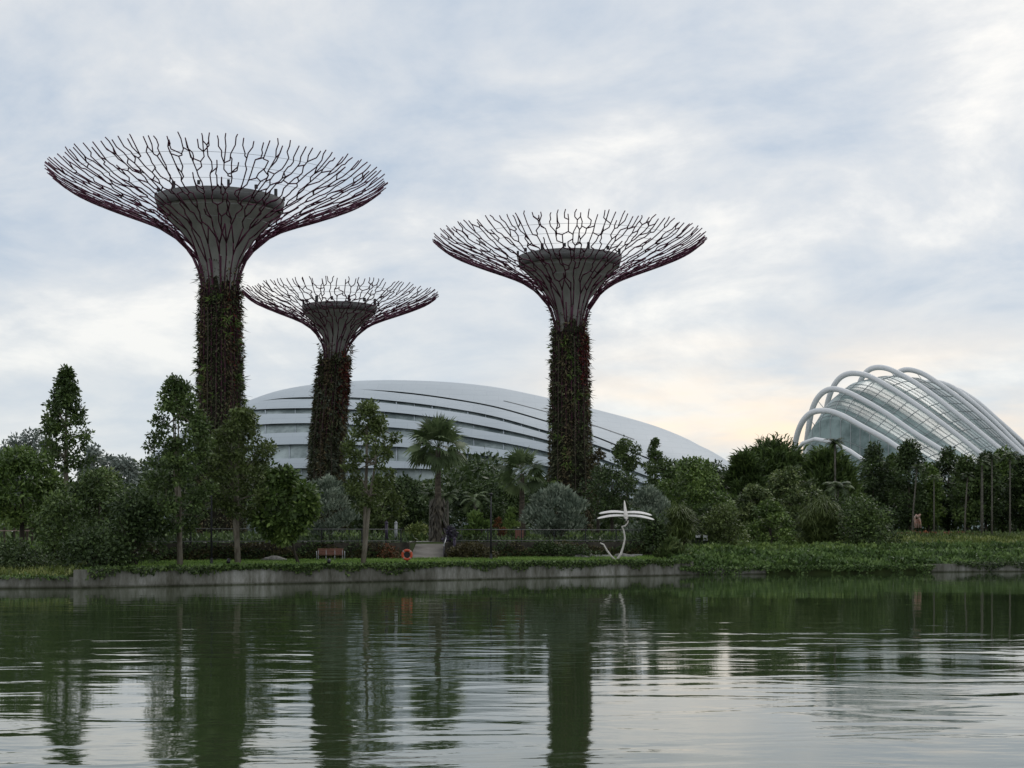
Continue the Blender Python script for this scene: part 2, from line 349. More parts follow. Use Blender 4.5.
def handrail():
    x = RAMP[1]-.05; y0 = float(shore(x))
    r = empty('handrail', 'sloping grey metal handrail along the right side of the ramp', 'handrail', (x, y0, 0))
    mb = MB(); pts = [(0, s, float(np.interp(s, [11, 19], [1.16, TERR]))+.95) for s in (11.5, 15, 19)]
    mb.tube(pts, .05, 6); mb.build('rail', M['grey'], r)
    for s in (11.6, 14, 16.5, 18.9):
        mb = MB(); z = float(np.interp(s, [11, 19], [1.16, TERR])); mb.tube([(0, s, z), (0, s, z+.94)], .035, 6); mb.build('post', M['violet'], r)
handrail()
def fence(label, x0, x1, s, h=1.02, m='dark', gap=2.5):
    r = empty('railing_fence', label, 'fence', (x0, float(shore(x0))+s, TERR))
    n = max(1, round((x1-x0)/gap)); O = Vector(r.location)
    P = [Vector((x0+(x1-x0)*i/n, 0, TERR+.05)) for i in range(n+1)]
    for p in P: p.y = float(shore(p.x))+s
    for p in P:
        mb = MB(); mb.box(p-O+Vector((0, 0, h/2)), (.09, .09, h)); mb.box(p-O+Vector((0, 0, h+.015)), (.12, .12, .03)); mb.build('post', M[m], r)
    for zz, rr, mm in ((h-.06, .028, 'galv'), (.12, .028, 'galv')):
        mb = MB(); mb.tube([p-O+Vector((0, -.06, zz)) for p in P], rr, 5); mb.build('rail', M[mm], r)
    mb = MB()
    for i in range(n):
        for k in range(1, 16):
            q = P[i].lerp(P[i+1], k/16)-O; mb.tube([q+Vector((0, 0, .12)), q+Vector((0, 0, h-.06))], .009, 4, cap=False)
    mb.build('baluster_panel', M[m], r)
fence('dark railing on the retaining wall left of the ramp, behind bench and tall trees', -24, RAMP[0]-.6, 12.0)
fence('dark railing on the retaining wall right of the ramp, behind the silver bush', RAMP[1]+.6, 11, 12.0)

# ------------------------------------------------------------------ flower dome (long pale banded conservatory)
def pchip(xp, yp, x):
    xp = np.array(xp, float); yp = np.array(yp, float); h = np.diff(xp); dl = np.diff(yp)/h; m = np.zeros(len(xp)); m[0] = dl[0]; m[-1] = dl[-1]
    for i in range(1, len(xp)-1):
        if dl[i-1]*dl[i] > 0: w1 = 2*h[i]+h[i-1]; w2 = h[i]+2*h[i-1]; m[i] = (w1+w2)/(w1/dl[i-1]+w2/dl[i])
    x = np.asarray(x, float); i = np.clip(np.searchsorted(xp, x)-1, 0, len(xp)-2); t = (x-xp[i])/h[i]
    return (2*t**3-3*t**2+1)*yp[i]+(t**3-2*t**2+t)*h[i]*m[i]+(-2*t**3+3*t**2)*yp[i+1]+(t**3-t**2)*h[i]*m[i+1]
def conservatory():
    px = np.concatenate([np.linspace(132, 200, 16), np.linspace(206, 700, 84), np.linspace(708, 830, 18)])
    L_ = {}
    L_['crest'] = ([132,140,165,200,245,276,308,345,386,430,480,551,594,660,700,722,760,800,830],[482,466,444,421,402,391,385,381.5,380,381,385,398.5,409,427.5,445,464-7,484,512,532])
    L_['A'] = ([132,140,200,245,308,376,480,551,594,620,690,760,830],[483,468,423,404,388,390,403,422,435.5,446,476,508,533])
    L_['B'] = ([132,140,200,245,276,308,345,386,480,551,594,617,690,760,830],[484,469.5,426,405.5,398.5,397,397,400,413,432,444,452.5,484,513,533.5])
    L_['C'] = ([132,140,200,245,308,345,401,480,551,594,690,760,830],[485,471,430,410,408,409,413,425,441,456,492,517,534])
    L_['D'] = ([132,140,200,264,308,401,464,551,620,690,760,830],[487,473,439,424,423,428,436,452.5,475,499,521,534.4])
    L_['E'] = ([132,140,200,266,308,396,462,511,600,690,760,830],[490,477,453,445,444,446.5,453,459,479,506,525,534.7])
    L_['F'] = ([132,140,200,266,308,396,457,508,600,690,760,830],[494,484,473,469,468,468,470.5,473.5,491,513,529,535])
    Yv = {k: pchip(a, b, px) for k, (a, b) in L_.items()}
    k5 = np.ones(5)/5
    for k in Yv: Yv[k] = np.convolve(np.pad(Yv[k], 2, 'edge'), k5, 'valid')
    th = {'A': np.interp(px, [360, 400, 700], [0, 1.5, 1.5]), 'B': np.interp(px, [262, 300, 420, 600], [0, 2.0, 3.4, 2.8]),
          'C': np.interp(px, [200, 245, 420, 540, 700], [1, 5, 6.5, 3.8, 3]), 'D': np.interp(px, [140, 264, 470, 560, 700], [2, 9.5, 8.5, 5, 4]),
          'E': np.interp(px, [140, 266, 400, 520, 700], [3, 14, 14.5, 11, 6])}
    CY, HW = 345.0, 48.0
    wx = np.sqrt(np.clip(1-((px-450)/395.0)**2, .03, 1))
    root = empty('domed_conservatory', 'long low white banded glasshouse dome behind the three steel towers', 'conservatory', (at(430, CY), CY, 3.0))
    O = Vector(root.location)
    crest = np.minimum.reduce([Yv[k] for k in Yv])
    def P(i, y, back=False, push=0.0):
        y = min(y, HOR+2); t = max(0, min(1, (HOR-y)/(HOR-crest[i]+1e-6)))
        g = math.sqrt(max(0, 1-t**2.4)); d = CY-HW*wx[i]*g+push
        zz = EYE-(y-HOR)/F_PX*d; X = (px[i]-512)/F_PX*d
        if back: d = 2*CY-d
        return Vector((X, d, zz))-O
    wm = mat('dome_panel', (.46, .51, .545), .5, .3, .0, (.42, .465, .50), .05, .0)
    nt = wm.node_tree; b = nt.nodes['Principled BSDF']; src = b.inputs['Base Color'].links[0].from_socket
    tc = nt.nodes.new('ShaderNodeTexCoord'); br = nt.nodes.new('ShaderNodeTexBrick'); mp = nt.nodes.new('ShaderNodeMapping'); mp.inputs['Rotation'].default_value = (R(90), 0, 0)
    nt.links.new(tc.outputs['Object'], mp.inputs[0]); nt.links.new(mp.outputs[0], br.inputs['Vector']); br.inputs['Scale'].default_value = 1.0
    br.inputs['Brick Width'].default_value = 5.5; br.inputs['Row Height'].default_value = 1.5; br.inputs['Mortar Size'].default_value = .05; br.offset = .5
    br.inputs['Color1'].default_value = (1, 1, 1, 1); br.inputs['Color2'].default_value = (.955, .96, .965, 1); br.inputs['Mortar'].default_value = (.85, .86, .87, 1)
    mx = nt.nodes.new('ShaderNodeMix'); mx.data_type = 'RGBA'; mx.blend_type = 'MULTIPLY'; mx.inputs[0].default_value = 1; nt.links.new(src, mx.inputs[6]); nt.links.new(br.outputs['Color'], mx.inputs[7]); nt.links.new(mx.outputs[2], b.inputs['Base Color'])
    gm = glass_mat('dome_glass', (.42, .48, .475), (.13, .16, .16), (1.0, 1.0))
    def band(name, top, bot, m, push=0.0, sub=4, lip=True):
        mb = MB(); rows = []
        for j in range(sub+1):
            f = j/sub; rows.append([P(i, top[i]*(1-f)+bot[i]*f, push=push) for i in range(len(px))])
        mb.grid(rows[::-1], 0, True)
        if lip:
            mb.grid([[P(i, bot[i], push=1.6) for i in range(len(px))], [P(i, bot[i]) for i in range(len(px))]], 0, True)
            mb.grid([[P(i, top[i]) for i in range(len(px))], [P(i, top[i], push=1.6) for i in range(len(px))]], 0, True)
        return mb.build(name, m, root)
    order = ['A', 'B', 'C', 'D', 'E', 'F']; prev = crest
    for k in order:
        line = np.maximum(Yv[k], prev)
        band('roof_band', prev, line, wm, lip=(k != 'A' or True))
        if k in th:
            bot = line+th[k]
            g = band('window_strip', line-.4, bot+.4, gm, push=1.5, sub=2, lip=False)
            # frames across the strip
            for i in range(6, len(px)-8, 5 if k in 'CD' else 3):
                if th[k][i] > 2.4:
                    mb = MB(); mb.tube([P(i, line[i], push=1.2), P(i, bot[i], push=1.2)], .10 if i % 2 else .17, 4); mb.build('mullion', wm, g)
            prev = bot
        else: prev = line
    g = band('ground_glazing', prev-.3, np.full(len(px), HOR+2.0), gm, push=1.4, sub=3, lip=False)
    for i in range(4, len(px)-6, 4): mb = MB(); mb.tube([P(i, prev[i], push=1.2), P(i, HOR+1, push=1.2)], .18, 4); mb.build('mullion', wm, g)
    mb = MB(); rows = []
    for j in range(13):
        f = (j/12)**1.5; rows.append([P(i, crest[i]*(1-f)+(HOR+2)*f, True) for i in range(len(px))])
    mb.grid(rows, 0, True); mb.build('rear_shell', wm, root)
    # thin roof seam
    mb = MB(); ii = [i for i in range(len(px)) if 500 < px[i] < 640]
    mb.grid([[P(i, crest[i]+.6*(Yv['A'][i]-crest[i])+q, push=-.15) for i in ii] for q in (.5, 0)], 0, True); mb.build('roof_seam', M['band'], root)
def glass_mat(name, col, dark, sc):
    m = bpy.data.materials.new(name); m.use_nodes = True; nt = m.node_tree; b = nt.nodes['Principled BSDF']; N = nt.nodes.new; L = nt.links.new
    n = N('ShaderNodeTexNoise'); n.inputs['Scale'].default_value = .09; n.inputs['Detail'].default_value = 5; n.inputs['Roughness'].default_value = .7
    tc = N('ShaderNodeTexCoord'); L(tc.outputs['Object'], n.inputs['Vector'])
    r = N('ShaderNodeValToRGB'); L(n.outputs[0], r.inputs[0]); e = r.color_ramp.elements; e[0].position = .38; e[1].position = .62; e[0].color = (*dark, 1); e[1].color = (*col, 1)
    L(r.outputs[0], b.inputs['Base Color']); b.inputs['Roughness'].default_value = .22; b.inputs['IOR'].default_value = 1.45; b.inputs['Specular IOR Level'].default_value = .24
    n2 = N('ShaderNodeTexNoise'); n2.inputs['Scale'].default_value = .35; L(tc.outputs['Object'], n2.inputs['Vector'])
    bp = N('ShaderNodeBump'); bp.inputs['Distance'].default_value = .06; L(n2.outputs[0], bp.inputs['Height']); L(bp.outputs[0], b.inputs['Normal'])
    return m
conservatory()

# ------------------------------------------------------------------ ribbed glass conservatory on the right
def ribbed():
    ribs = [([(791,480),(793,458),(795.5,441.7),(799,428.6),(806,416.7),(815,411),(826,410.5),(842,415.5),(861,426),(885,439),(905,452.5),(945,480),(1000,518)], 410, 352, 1.0, .72),
            ([(803,478),(807,440),(812,409.6),(816,400),(823,391.7),(832,388.3),(844,391),(863,400),(887,414),(913,432),(951.6,456),(995,484),(1045,518)], 420, 360, 1.0, .72),
            ([(822,470),(827,405),(833,387),(839.6,377.4),(850,372.8),(863,374),(882,383),(913,402.4),(947,427),(982.5,455),(1020,484),(1070,518)], 430, 368, 1.0, .72),
            ([(850,470),(857,392),(864,374),(872,367.5),(882,367),(897,372.6),(923,388),(959,415.5),(1007.5,455),(1045,486),(1085,518)], 440, 378, 1.0, .78),
            ([(880,470),(890,390),(898,372),(906,369),(918,371.5),(942,386),(970.6,407),(1018,450),(1060,488),(1095,518)], 452, 390, 1.0, .8),
            ([(905,470),(918,392),(930,381),(947,384.5),(966,397),(994,421),(1023,450),(1065,490),(1105,520)], 466, 404, .95, .8),
            ([(925,470),(938,396),(951.5,388),(972,398),(998,420),(1026,445),(1070,487),(1112,520)], 480, 418, .9, .8)]
    root = empty('ribbed_conservatory', 'tall glass conservatory with curved white outside ribs at the right', 'conservatory', (at(960, 400), 400, 3.0))
    O = Vector(root.location); NS = 44
    wm = mat('rib_steel', (.76, .765, .775), .45, .4, 0, (.68, .69, .7), .1)
    def smooth(pts):
        p = np.array(pts, float); d = np.r_[0, np.cumsum(np.hypot(*np.diff(p, axis=0).T))]
        # non-uniform: denser at the crown
        t = np.linspace(0, d[-1], NS*3)
        q = np.stack([pchip(d, p[:, 0], t), pchip(d, p[:, 1], t)], 1)
        for _ in range(6): q[1:-1] = .5*q[1:-1]+.25*(q[:-2]+q[2:])
        return q, t/d[-1]
    def dep(f, a, b): return a-(a-b)*f
    inner = []
    gm = glass_mat('rib_glass', (.29, .37, .36), (.11, .155, .15), (1, 1))
    for pts, d0, d1, r0, r1 in ribs:
        q, f = smooth(pts)
        r0, r1 = r0*.9, r1*.76
        P = [Vector(((x-512)/F_PX*dep(t, d0, d1), dep(t, d0, d1), EYE-(y-HOR)/F_PX*dep(t, d0, d1)))-O for (x, y), t in zip(q, f)]
        mb = MB(); mb.tube(P, [r0*(1-t)+r1*t for t in f], 8, flat=1.0); rb = mb.build('arch_rib', wm, root)
        # inner skin line: below and right of the rib, a little behind it
        ix = []
        for (x, y), t in zip(q, f):
            gx = 9.5*(1-t)**1.5+1.2; gy = 10.5*(1-t)**1.2+1.6; d = dep(t, d0, d1)+5
            ix.append((x+gx, min(y+gy, HOR+2), d))
        ix = np.array(ix); inner.append(ix)
        for i in range(30, len(P)-10, 14):          # short struts from rib to skin
            mb = MB(); x, y, d = ix[i]; mb.tube([P[i], Vector(((x-512)/F_PX*d, d, EYE-(y-HOR)/F_PX*d))-O], .09, 4); mb.build('strut', wm, rb)
    def V3(x, y, d): return Vector(((x-512)/F_PX*d, d, EYE-(y-HOR)/F_PX*d))-O
    # first strip: from the ground line up to the first skin line
    g0 = inner[0].copy(); g0[:, 1] = HOR+1; g0[:, 2] -= 6; g0[:, 0] = np.minimum(g0[:, 0], np.interp(np.linspace(0, 1, len(g0)), [0, 1], [800, 980]))
    chain = [g0]+inner
    NSUB = 6
    for k in range(len(chain)-1):
        a, b = chain[k], chain[k+1]
        grid = []
        for j in range(NSUB+1):
            t = j/NSUB; c = a*(1-t)+b*t; bul = math.sin(math.pi*t)
            c = c.copy(); c[:, 2] -= 2.0*bul
            grid.append([V3(*p) for p in c])
        mb = MB(); mb.grid(grid, 0, True); gl = mb.build('glass_bay', gm, root)
        mb = MB()                                  # glazing bars, both ways
        off = Vector((0, -.12, .05))
        for j in range(1, NSUB):
            mb.tube([p+off for p in grid[j][6::2]], .07, 3, cap=False)
        for i in range(8, len(grid[0])-4, 5):
            mb.tube([grid[j][i]+off for j in range(NSUB+1)], .08, 3, cap=False)
        mb.build('glazing_bars', M['bar'], gl)
    # back of the building down to the ground
    a = inner[-1]; mb = MB(); rows = []
    for t in (0, .3, .6, .85, 1):
        c = a.copy(); c[:, 1] = a[:, 1]*(1-t**2)+(HOR+1)*t**2; c[:, 2] += 55*t; rows.append([V3(*p) for p in c])
    mb.grid(rows, 0, True); mb.build('rear_glass', gm, root)
    # low white ring beam at the foot on the left
    mb = MB(); pts = [V3(x, y, d) for x, y, d in ((796, 452, 392), (803, 443, 388), (815, 439, 384), (832, 442, 379), (850, 451, 374), (872, 466, 369), (900, 485, 364))]
    mb.tube(pts, .55, 8); mb.build('ring_beam', wm, root)
ribbed()

# ------------------------------------------------------------------ supertrees
PR = [.100, .103, .11, .15, .25, .35, .5, .6, .7, .8, .9, 1.0]
PH = [-1.0, -.80, -.64, -.50, -.375, -.305, -.238, -.20, -.162, -.122, -.075, 0.0]
def super_profile(n=200):
    r = np.array(PR); h = np.array(PH); d = np.r_[0, np.cumsum(np.hypot(np.diff(r), np.diff(h)))]; t = np.linspace(0, d[-1], n)
    rr = pchip(d, r, t); hh = pchip(d, h, t)
    return t/d[-1], rr, hh
def supertree(label, X, Y, ztop, Rr, lean=(0, 0), seed=1, r_base=2.6, r_neck=2.0, tri=(.6, .25, .15), rosettes=False, rod=.1, dens=1.0):
    rng = random.Random(seed); nr = np.random.default_rng(seed)
    zg = float(gz(X, Y)); root = empty('steel_tree_tower', label, 'tree tower', (X, Y, zg))
    Ht = ztop-zg; T, PRr, PHh = super_profile()
    zneck = Ht-.64*Rr
    def axis(z):                        # the crown leans a little off the trunk
        t = max(0, min(1, (z-zneck*.55)/(Ht-zneck*.55))); return lean[0]*t, lean[1]*t
    def surf(s, th, dz=0, dr=0):
        r = float(np.interp(s, T, PRr))*Rr; z = Ht+float(np.interp(s, T, PHh))*Rr
        ns = .16
        if s < ns: r = r*(s/ns)+max(r, r_neck)*(1-s/ns) if r < r_neck else r
        ax, ay = axis(z); return Vector((ax+(r+dr)*math.cos(th), ay+(r+dr)*math.sin(th), z+dz))
    N0 = 26; dth = 2*math.pi/N0
    def seg(mb, s0, t0, s1, t1, r0, r1):
        n = max(1, int(abs(s1-s0)/.05)); pts = [surf(s0+(s1-s0)*i/n, t0+(t1-t0)*i/n) for i in range(n+1)]
        mb.tube(pts, [r0+(r1-r0)*i/n for i in range(n+1)], 5, cap=True, smooth=True)
    S_OF_R = lambda q: float(np.interp(q, PRr[60:], T[60:]))
    mbs = [MB() for _ in range(N0)]; nodes = []
    for i in range(N0):
        th = (i+.5)*dth+rng.uniform(-.05, .05)
        f = lambda z: r_base+(r_neck-r_base)*(z/zneck)+.03*min(1, max(0, z/zneck-.45)*4)-.13*(1-min(1, max(0, z/zneck-.45)*4))
        p = [Vector((axis(z)[0]+f(z)*math.cos(th), axis(z)[1]+f(z)*math.sin(th), z)) for z in np.linspace(0, zneck-.04*Rr, 8)]
        mbs[i].tube(p+[surf(.13, th)], rod*.8, 5); nodes.append((th, .13, i))
    RING = [(.15, 28), (.21, 32), (.28, 40), (.36, 48), (.44, 58), (.52, 66), (.60, 76), (.68, 85), (.76, 94), (.84, 105), (.91, 116), (.975, 128)]
    for lev, (q, n) in enumerate(RING):
        n = round(n*dens); sp = 2*math.pi/n; o_ = rng.random()*sp; new = []; lo = q-.035
        step = (RING[min(lev+1, len(RING)-1)][0]-RING[max(lev-1, 0)][0])/2
        for i in range(n):
            th = o_+i*sp+rng.uniform(-.5, .5)*sp; qq = min(1.0, q+rng.uniform(-.42, .42)*step)
            dist = lambda nd: abs((nd[0]-th+math.pi) % (2*math.pi)-math.pi)
            near = sorted(nodes, key=dist)[:2]
            if lev == 0: near = near[:1]
            for c, par in enumerate(near):
                if c == 1 and (rng.random() > .34 or dist(par) > 1.35*sp): continue
                d_ = (par[0]-th+math.pi) % (2*math.pi)-math.pi
                s2 = S_OF_R(qq); s1 = par[1]
                if s2 < s1+.008: s2 = min(1, s1+.012)
                rr = rod*(1-.25*q)
                if q > .3 and abs(d_)*q*Rr > .12:      # a short slanting arm, then straight out
                    sm_ = s1+(s2-s1)*rng.uniform(.3, .6); seg(mbs[par[2]], s1, th+d_, sm_, th, rr, rr); seg(mbs[par[2]], sm_, th, s2, th, rr, rr*.98)
                else: seg(mbs[par[2]], s1, th+d_, s2, th, rr, rr*.98)
                if c == 0: new.append((th, s2, par[2]))
        nodes = new
    for th, s1, i in nodes:
        if rng.random() < .6 and s1 < .985: seg(mbs[i], s1, th, min(1.0, s1+rng.uniform(.01, .04)), th+rng.uniform(-.3, .3)*.05, rod*.75, rod*.7)
    for mb in mbs: mb.build('steel_branch', M['steel'], root)
    for s in (.52, .6, .68, .76, .84, .91):
        mb = MB(); mb.tube([surf(s, 2*math.pi*i/72, dz=.12) for i in range(73)], .02, 3, cap=False); mb.build('ring_cable', M['grey'], root)
    # concrete core: trunk and funnel
    ax, ay = lean
    fp = [(r_base*.8, 0), (r_base*.8, zneck*.5), (.098*Rr, Ht-.66*Rr), (.105*Rr, Ht-.56*Rr), (.145*Rr, Ht-.44*Rr), (.215*Rr, Ht-.345*Rr), (.30*Rr, Ht-.255*Rr), (.352*Rr, Ht-.205*Rr)]
    bp = [(.352*Rr, Ht-.205*Rr), (.362*Rr, Ht-.203*Rr), (.382*Rr, Ht-.135*Rr), (.372*Rr, Ht-.135*Rr), (.33*Rr, Ht-.2*Rr), (.01, Ht-.2*Rr)]
    def lathe_lean(prof, n=56):
        mb = MB(); mb.lathe(prof, n); mb.v = [(v[0]*(1-g_), v[1]*(1-g_), v[2]) for k_, v in enumerate(mb.v) for g_ in ((.022 if n == 72 and (k_ % n) % 3 == 0 else 0.0),)]; mb.v = [(v[0]+axis(v[2])[0], v[1]+axis(v[2])[1], v[2]) for v in mb.v]; return mb
    lathe_lean(fp, 72).build('concrete_core', M['concrete'], root)
    bnd = lathe_lean(bp).build('core_rim', M['band'], root)
    for i in range(14):
        mb = MB(); a = 2*math.pi*i/14+.1; axx, ayy = axis(Ht); c = Vector((axx+.377*Rr*math.cos(a), ayy+.377*Rr*math.sin(a), Ht-.135*Rr)); mb.box(c+Vector((0, 0, .35)), (.25, .25, .7 if i % 2 else .4), a); mb.build('rim_fitting', M['dark'], bnd)
    for k in range(3):                  # irrigation pipes up the trunk
        th = -math.pi/2+(k-1)*.55+rng.uniform(-.25, .25); z0_ = zneck*rng.uniform(0, .35); z1_ = zneck*rng.uniform(.6, .95); mb = MB()
        pp = [Vector((axis(z)[0]+(r_base+(r_neck-r_base)*z/zneck+.36)*math.cos(th+.02*math.sin(z)), axis(z)[1]+(r_base+(r_neck-r_base)*z/zneck+.36)*math.sin(th+.02*math.sin(z)), z)) for z in np.linspace(z0_, z1_, 12)]
        mb.tube(pp, .05, 5); mb.build('drip_pipe', M['palmbark'], root)
    # planted skin of the trunk
    zs = np.linspace(0, zneck+.01*Rr, 30); mb = MB(); n = 40; prof = [(r_base+(r_neck-r_base)*(z/zneck)-.05, z) for z in zs]
    mb = lathe_lean(prof, 40); nv = len(mb.v); mb.v = [(v[0], v[1], v[2]+(rng.uniform(-1.6, .9) if i_ >= nv-40 else 0)) for i_, v in enumerate(mb.v)]; mb.build('planting_panel', M['soil'], root)
    NL = 17000
    z = nr.random(NL)**.9*(zneck+.16*Rr); th = nr.random(NL)*2*np.pi
    keep = ((z < zneck-.16*Rr) & (nr.random(NL) < .55+.45*np.sin(th*7+np.sin(z*.6)*1.5+seed))) | ((z < zneck) & (nr.random(NL) < .15+.6*np.clip((zneck+.05*Rr-z)/(.16*Rr), 0, 1))) | (nr.random(NL) < .42*np.clip(1-(z-zneck)/(.16*Rr), 0, 1)); z, th = z[keep], th[keep]
    lump = .5+.5*np.sin(th*3+np.sin(z*.7)*1.3+seed)*np.sin(z*.55+th*2)+.7*np.maximum(0, np.sin(th*9+seed+np.sin(z*.4)))*np.maximum(0, np.sin(z*1.1+th*4))
    rr = r_base+(r_neck-r_base)*np.clip(z/zneck, 0, 1)+np.where(z > zneck, (z-zneck)*.12, 0)
    axx = np.array([axis(q) for q in z])
    out = np.stack([np.cos(th), np.sin(th), np.zeros_like(th)], 1)
    P = np.stack([axx[:, 0], axx[:, 1], z], 1)+out*(rr+.30*lump*nr.random(len(z)))[:, None]
    A = out*nr.uniform(.2, 1.1, (len(z), 1))+nr.normal(0, .5, (len(z), 3))+np.array([0, 0, -.35])
    Nn = out*.3+np.array([0, 0, 1.0])+nr.normal(0, .5, (len(z), 3))
    Ln = nr.uniform(.22, .55, len(z)); Wn = Ln*nr.uniform(.3, .5, len(z))
    long_ = nr.random(len(z)) < .09; Ln = np.where(long_, Ln*2.3, Ln); Wn = np.where(long_, Wn*.5, Wn)
    Q = leaves(P, A, Nn, Ln, Wn); var = nr.random(len(z))
    # planted in vertical strips of green, brown and red
    side = np.cos(th-(-.35))        # right hand side, facing the lake
    strip = np.sin(th*5+np.sin(z*.35)*.6+seed*2.1)+nr.normal(0, .45, len(z))
    kind = np.where(strip > .35, 1, 0); kind = np.where((side > .75) & (nr.random(len(z)) < tri[2]*2.5*np.exp(-((z-zneck*.86)/(zneck*.16))**2)), 2, kind)
    for kk, (nm, lm) in enumerate((('green_planting', 'skin'), ('brown_planting', 'skinbrown'), ('red_planting', 'skinred'))):
        s_ = kind == kk
        if s_.sum() > 5: quads(nm, Q[s_], LM[lm], root, var[s_])
    V = []                              # tufts: grey-green rosettes, or loose fern clumps
    for k in range(430 if rosettes else 260):
        a = rng.uniform(0, 2*math.pi); zz = rng.uniform(0, zneck*(.86 if rosettes else .97)); r0 = r_base+(r_neck-r_base)*zz/zneck+.1
        if not rosettes and math.sin(a*3+seed+zz*.35)+rng.gauss(0, .4) < .1: continue
        ax0, ay0 = axis(zz); o = np.array([math.cos(a), math.sin(a), 0]); c = np.array([ax0, ay0, zz])+o*r0; sz = rng.uniform(.3, .6)*(1 if rosettes else 1.5)
        for q in range(9):
            d = unit(o*rng.uniform(.5, 1.0)+nr.normal(0, .75, 3)+np.array([0, 0, 0 if rosettes else -.5])); V.append(leaves(c[None], d[None], (o+nr.normal(0, .3, 3))[None], sz, sz*(.42 if rosettes else .2))[0])
    quads('rosette_planting' if rosettes else 'fern_planting', V, LM['rosette' if rosettes else 'mid'], root)
    return root
supertree('tallest steel tree tower with planted trunk, leftmost of the three', -30.2, 150, 39.9, 17.3, (0, 0), 3, 2.42, 1.9, (.5, .35, .1), False, .082, 1.12)
supertree('shortest steel tree tower with grey rosettes on its trunk, in the middle', -21.5, 168.8, 31.1, 11.5, (1.6, 0), 8, 1.98, 1.62, (.5, .2, .3), True, .068, 1.0)
supertree('steel tree tower in front of the white dome, rightmost of the three', 6.7, 166.9, 37.0, 15.8, (-.1, 0), 5, 2.45, 1.85, (.5, .25, .3), False, .082, 1.1)
# ------------------------------------------------------------------ plants: builders
def blob_leaves(nr, C, Rc, n, L, flat=.78, up=.5, droop=.15, hollow=.45):
    """n leaves spread through clumps C (k,3) of radius Rc (k)."""
    k = len(C); w = Rc**2; w = w/w.sum(); idx = nr.choice(k, n, p=w)
    D = unit(nr.normal(0, 1, (n, 3))); r = Rc[idx]*(hollow+(1-hollow)*nr.random(n)**.6)*np.where(nr.random(n) < .12, nr.uniform(1.1, 1.5, n), nr.uniform(.85, 1.15, n))
    P = C[idx]+D*r[:, None]*np.array([1, 1, flat])
    A = D+nr.normal(0, .75, (n, 3))+np.array([0, 0, -droop]); Nn = np.array([0, 0, up])+D*.6+nr.normal(0, .5, (n, 3))
    Ln = L*nr.uniform(.7, 1.35, n); V = leaves(P, A, Nn, Ln, Ln*nr.uniform(.42, .62, n))
    var = np.clip(nr.normal(.5, .22, n)+nr.normal(0, .14, k)[idx], 0, 1)
    return V, var
def limb(mb, rng, a, b, r0, r1, wob=.12, n=5, sides=6):
    a, b = Vector(a), Vector(b); L = (b-a).length; pts = []
    for i in range(n+1):
        t = i/n; p = a.lerp(b, t); p.z += math.sin(t*math.pi)*L*.06
        if 0 < i < n: p += Vector((rng.uniform(-1, 1), rng.uniform(-1, 1), rng.uniform(-.4, .4)))*wob*L/n
        pts.append(p)
    mb.tube(pts, [r0+(r1-r0)*i/n for i in range(n+1)], sides)
ENV = {'round': lambda t: math.sqrt(max(.02, 1-(2*t-1)**2)), 'dome': lambda t: math.sqrt(max(.03, 1-t*t)),
       'cone': lambda t: min(1, .5+t*4)*(1-t)**.75+.06, 'column': lambda t: min(1, .55+t*3)*min(1, .25+(1-t)*2.2), 'egg': lambda t: min(1, .5+t*2)*math.sqrt(max(.03, 1-t**2.5))}
def crown(rng, H, cb, W, shape, k, cr, depth=1.0, cx=lambda t: 0.0):
    C, Rr_ = [], []
    for i in range(k):
        t = (i+rng.random())/k; t = t**.9; a = rng.uniform(0, 2*math.pi); e = ENV[shape](t)*W
        rr = cr*W*rng.uniform(.7, 1.3)
        rad = max(0, e-rr*.5)*math.sqrt(rng.uniform(.2, 1))
        C.append((cx(t)+rad*math.cos(a), rad*math.sin(a)*depth, cb+(H-cb-rr*.5)*t)); Rr_.append(rr)
    return np.array(C), np.array(Rr_)
def ground_root(name, label, cat, px, d, group=None, sink=.03):
    X, Y, z = ground_at(px, d); return empty(name, label, cat, (X, Y, z-sink), 0, group)
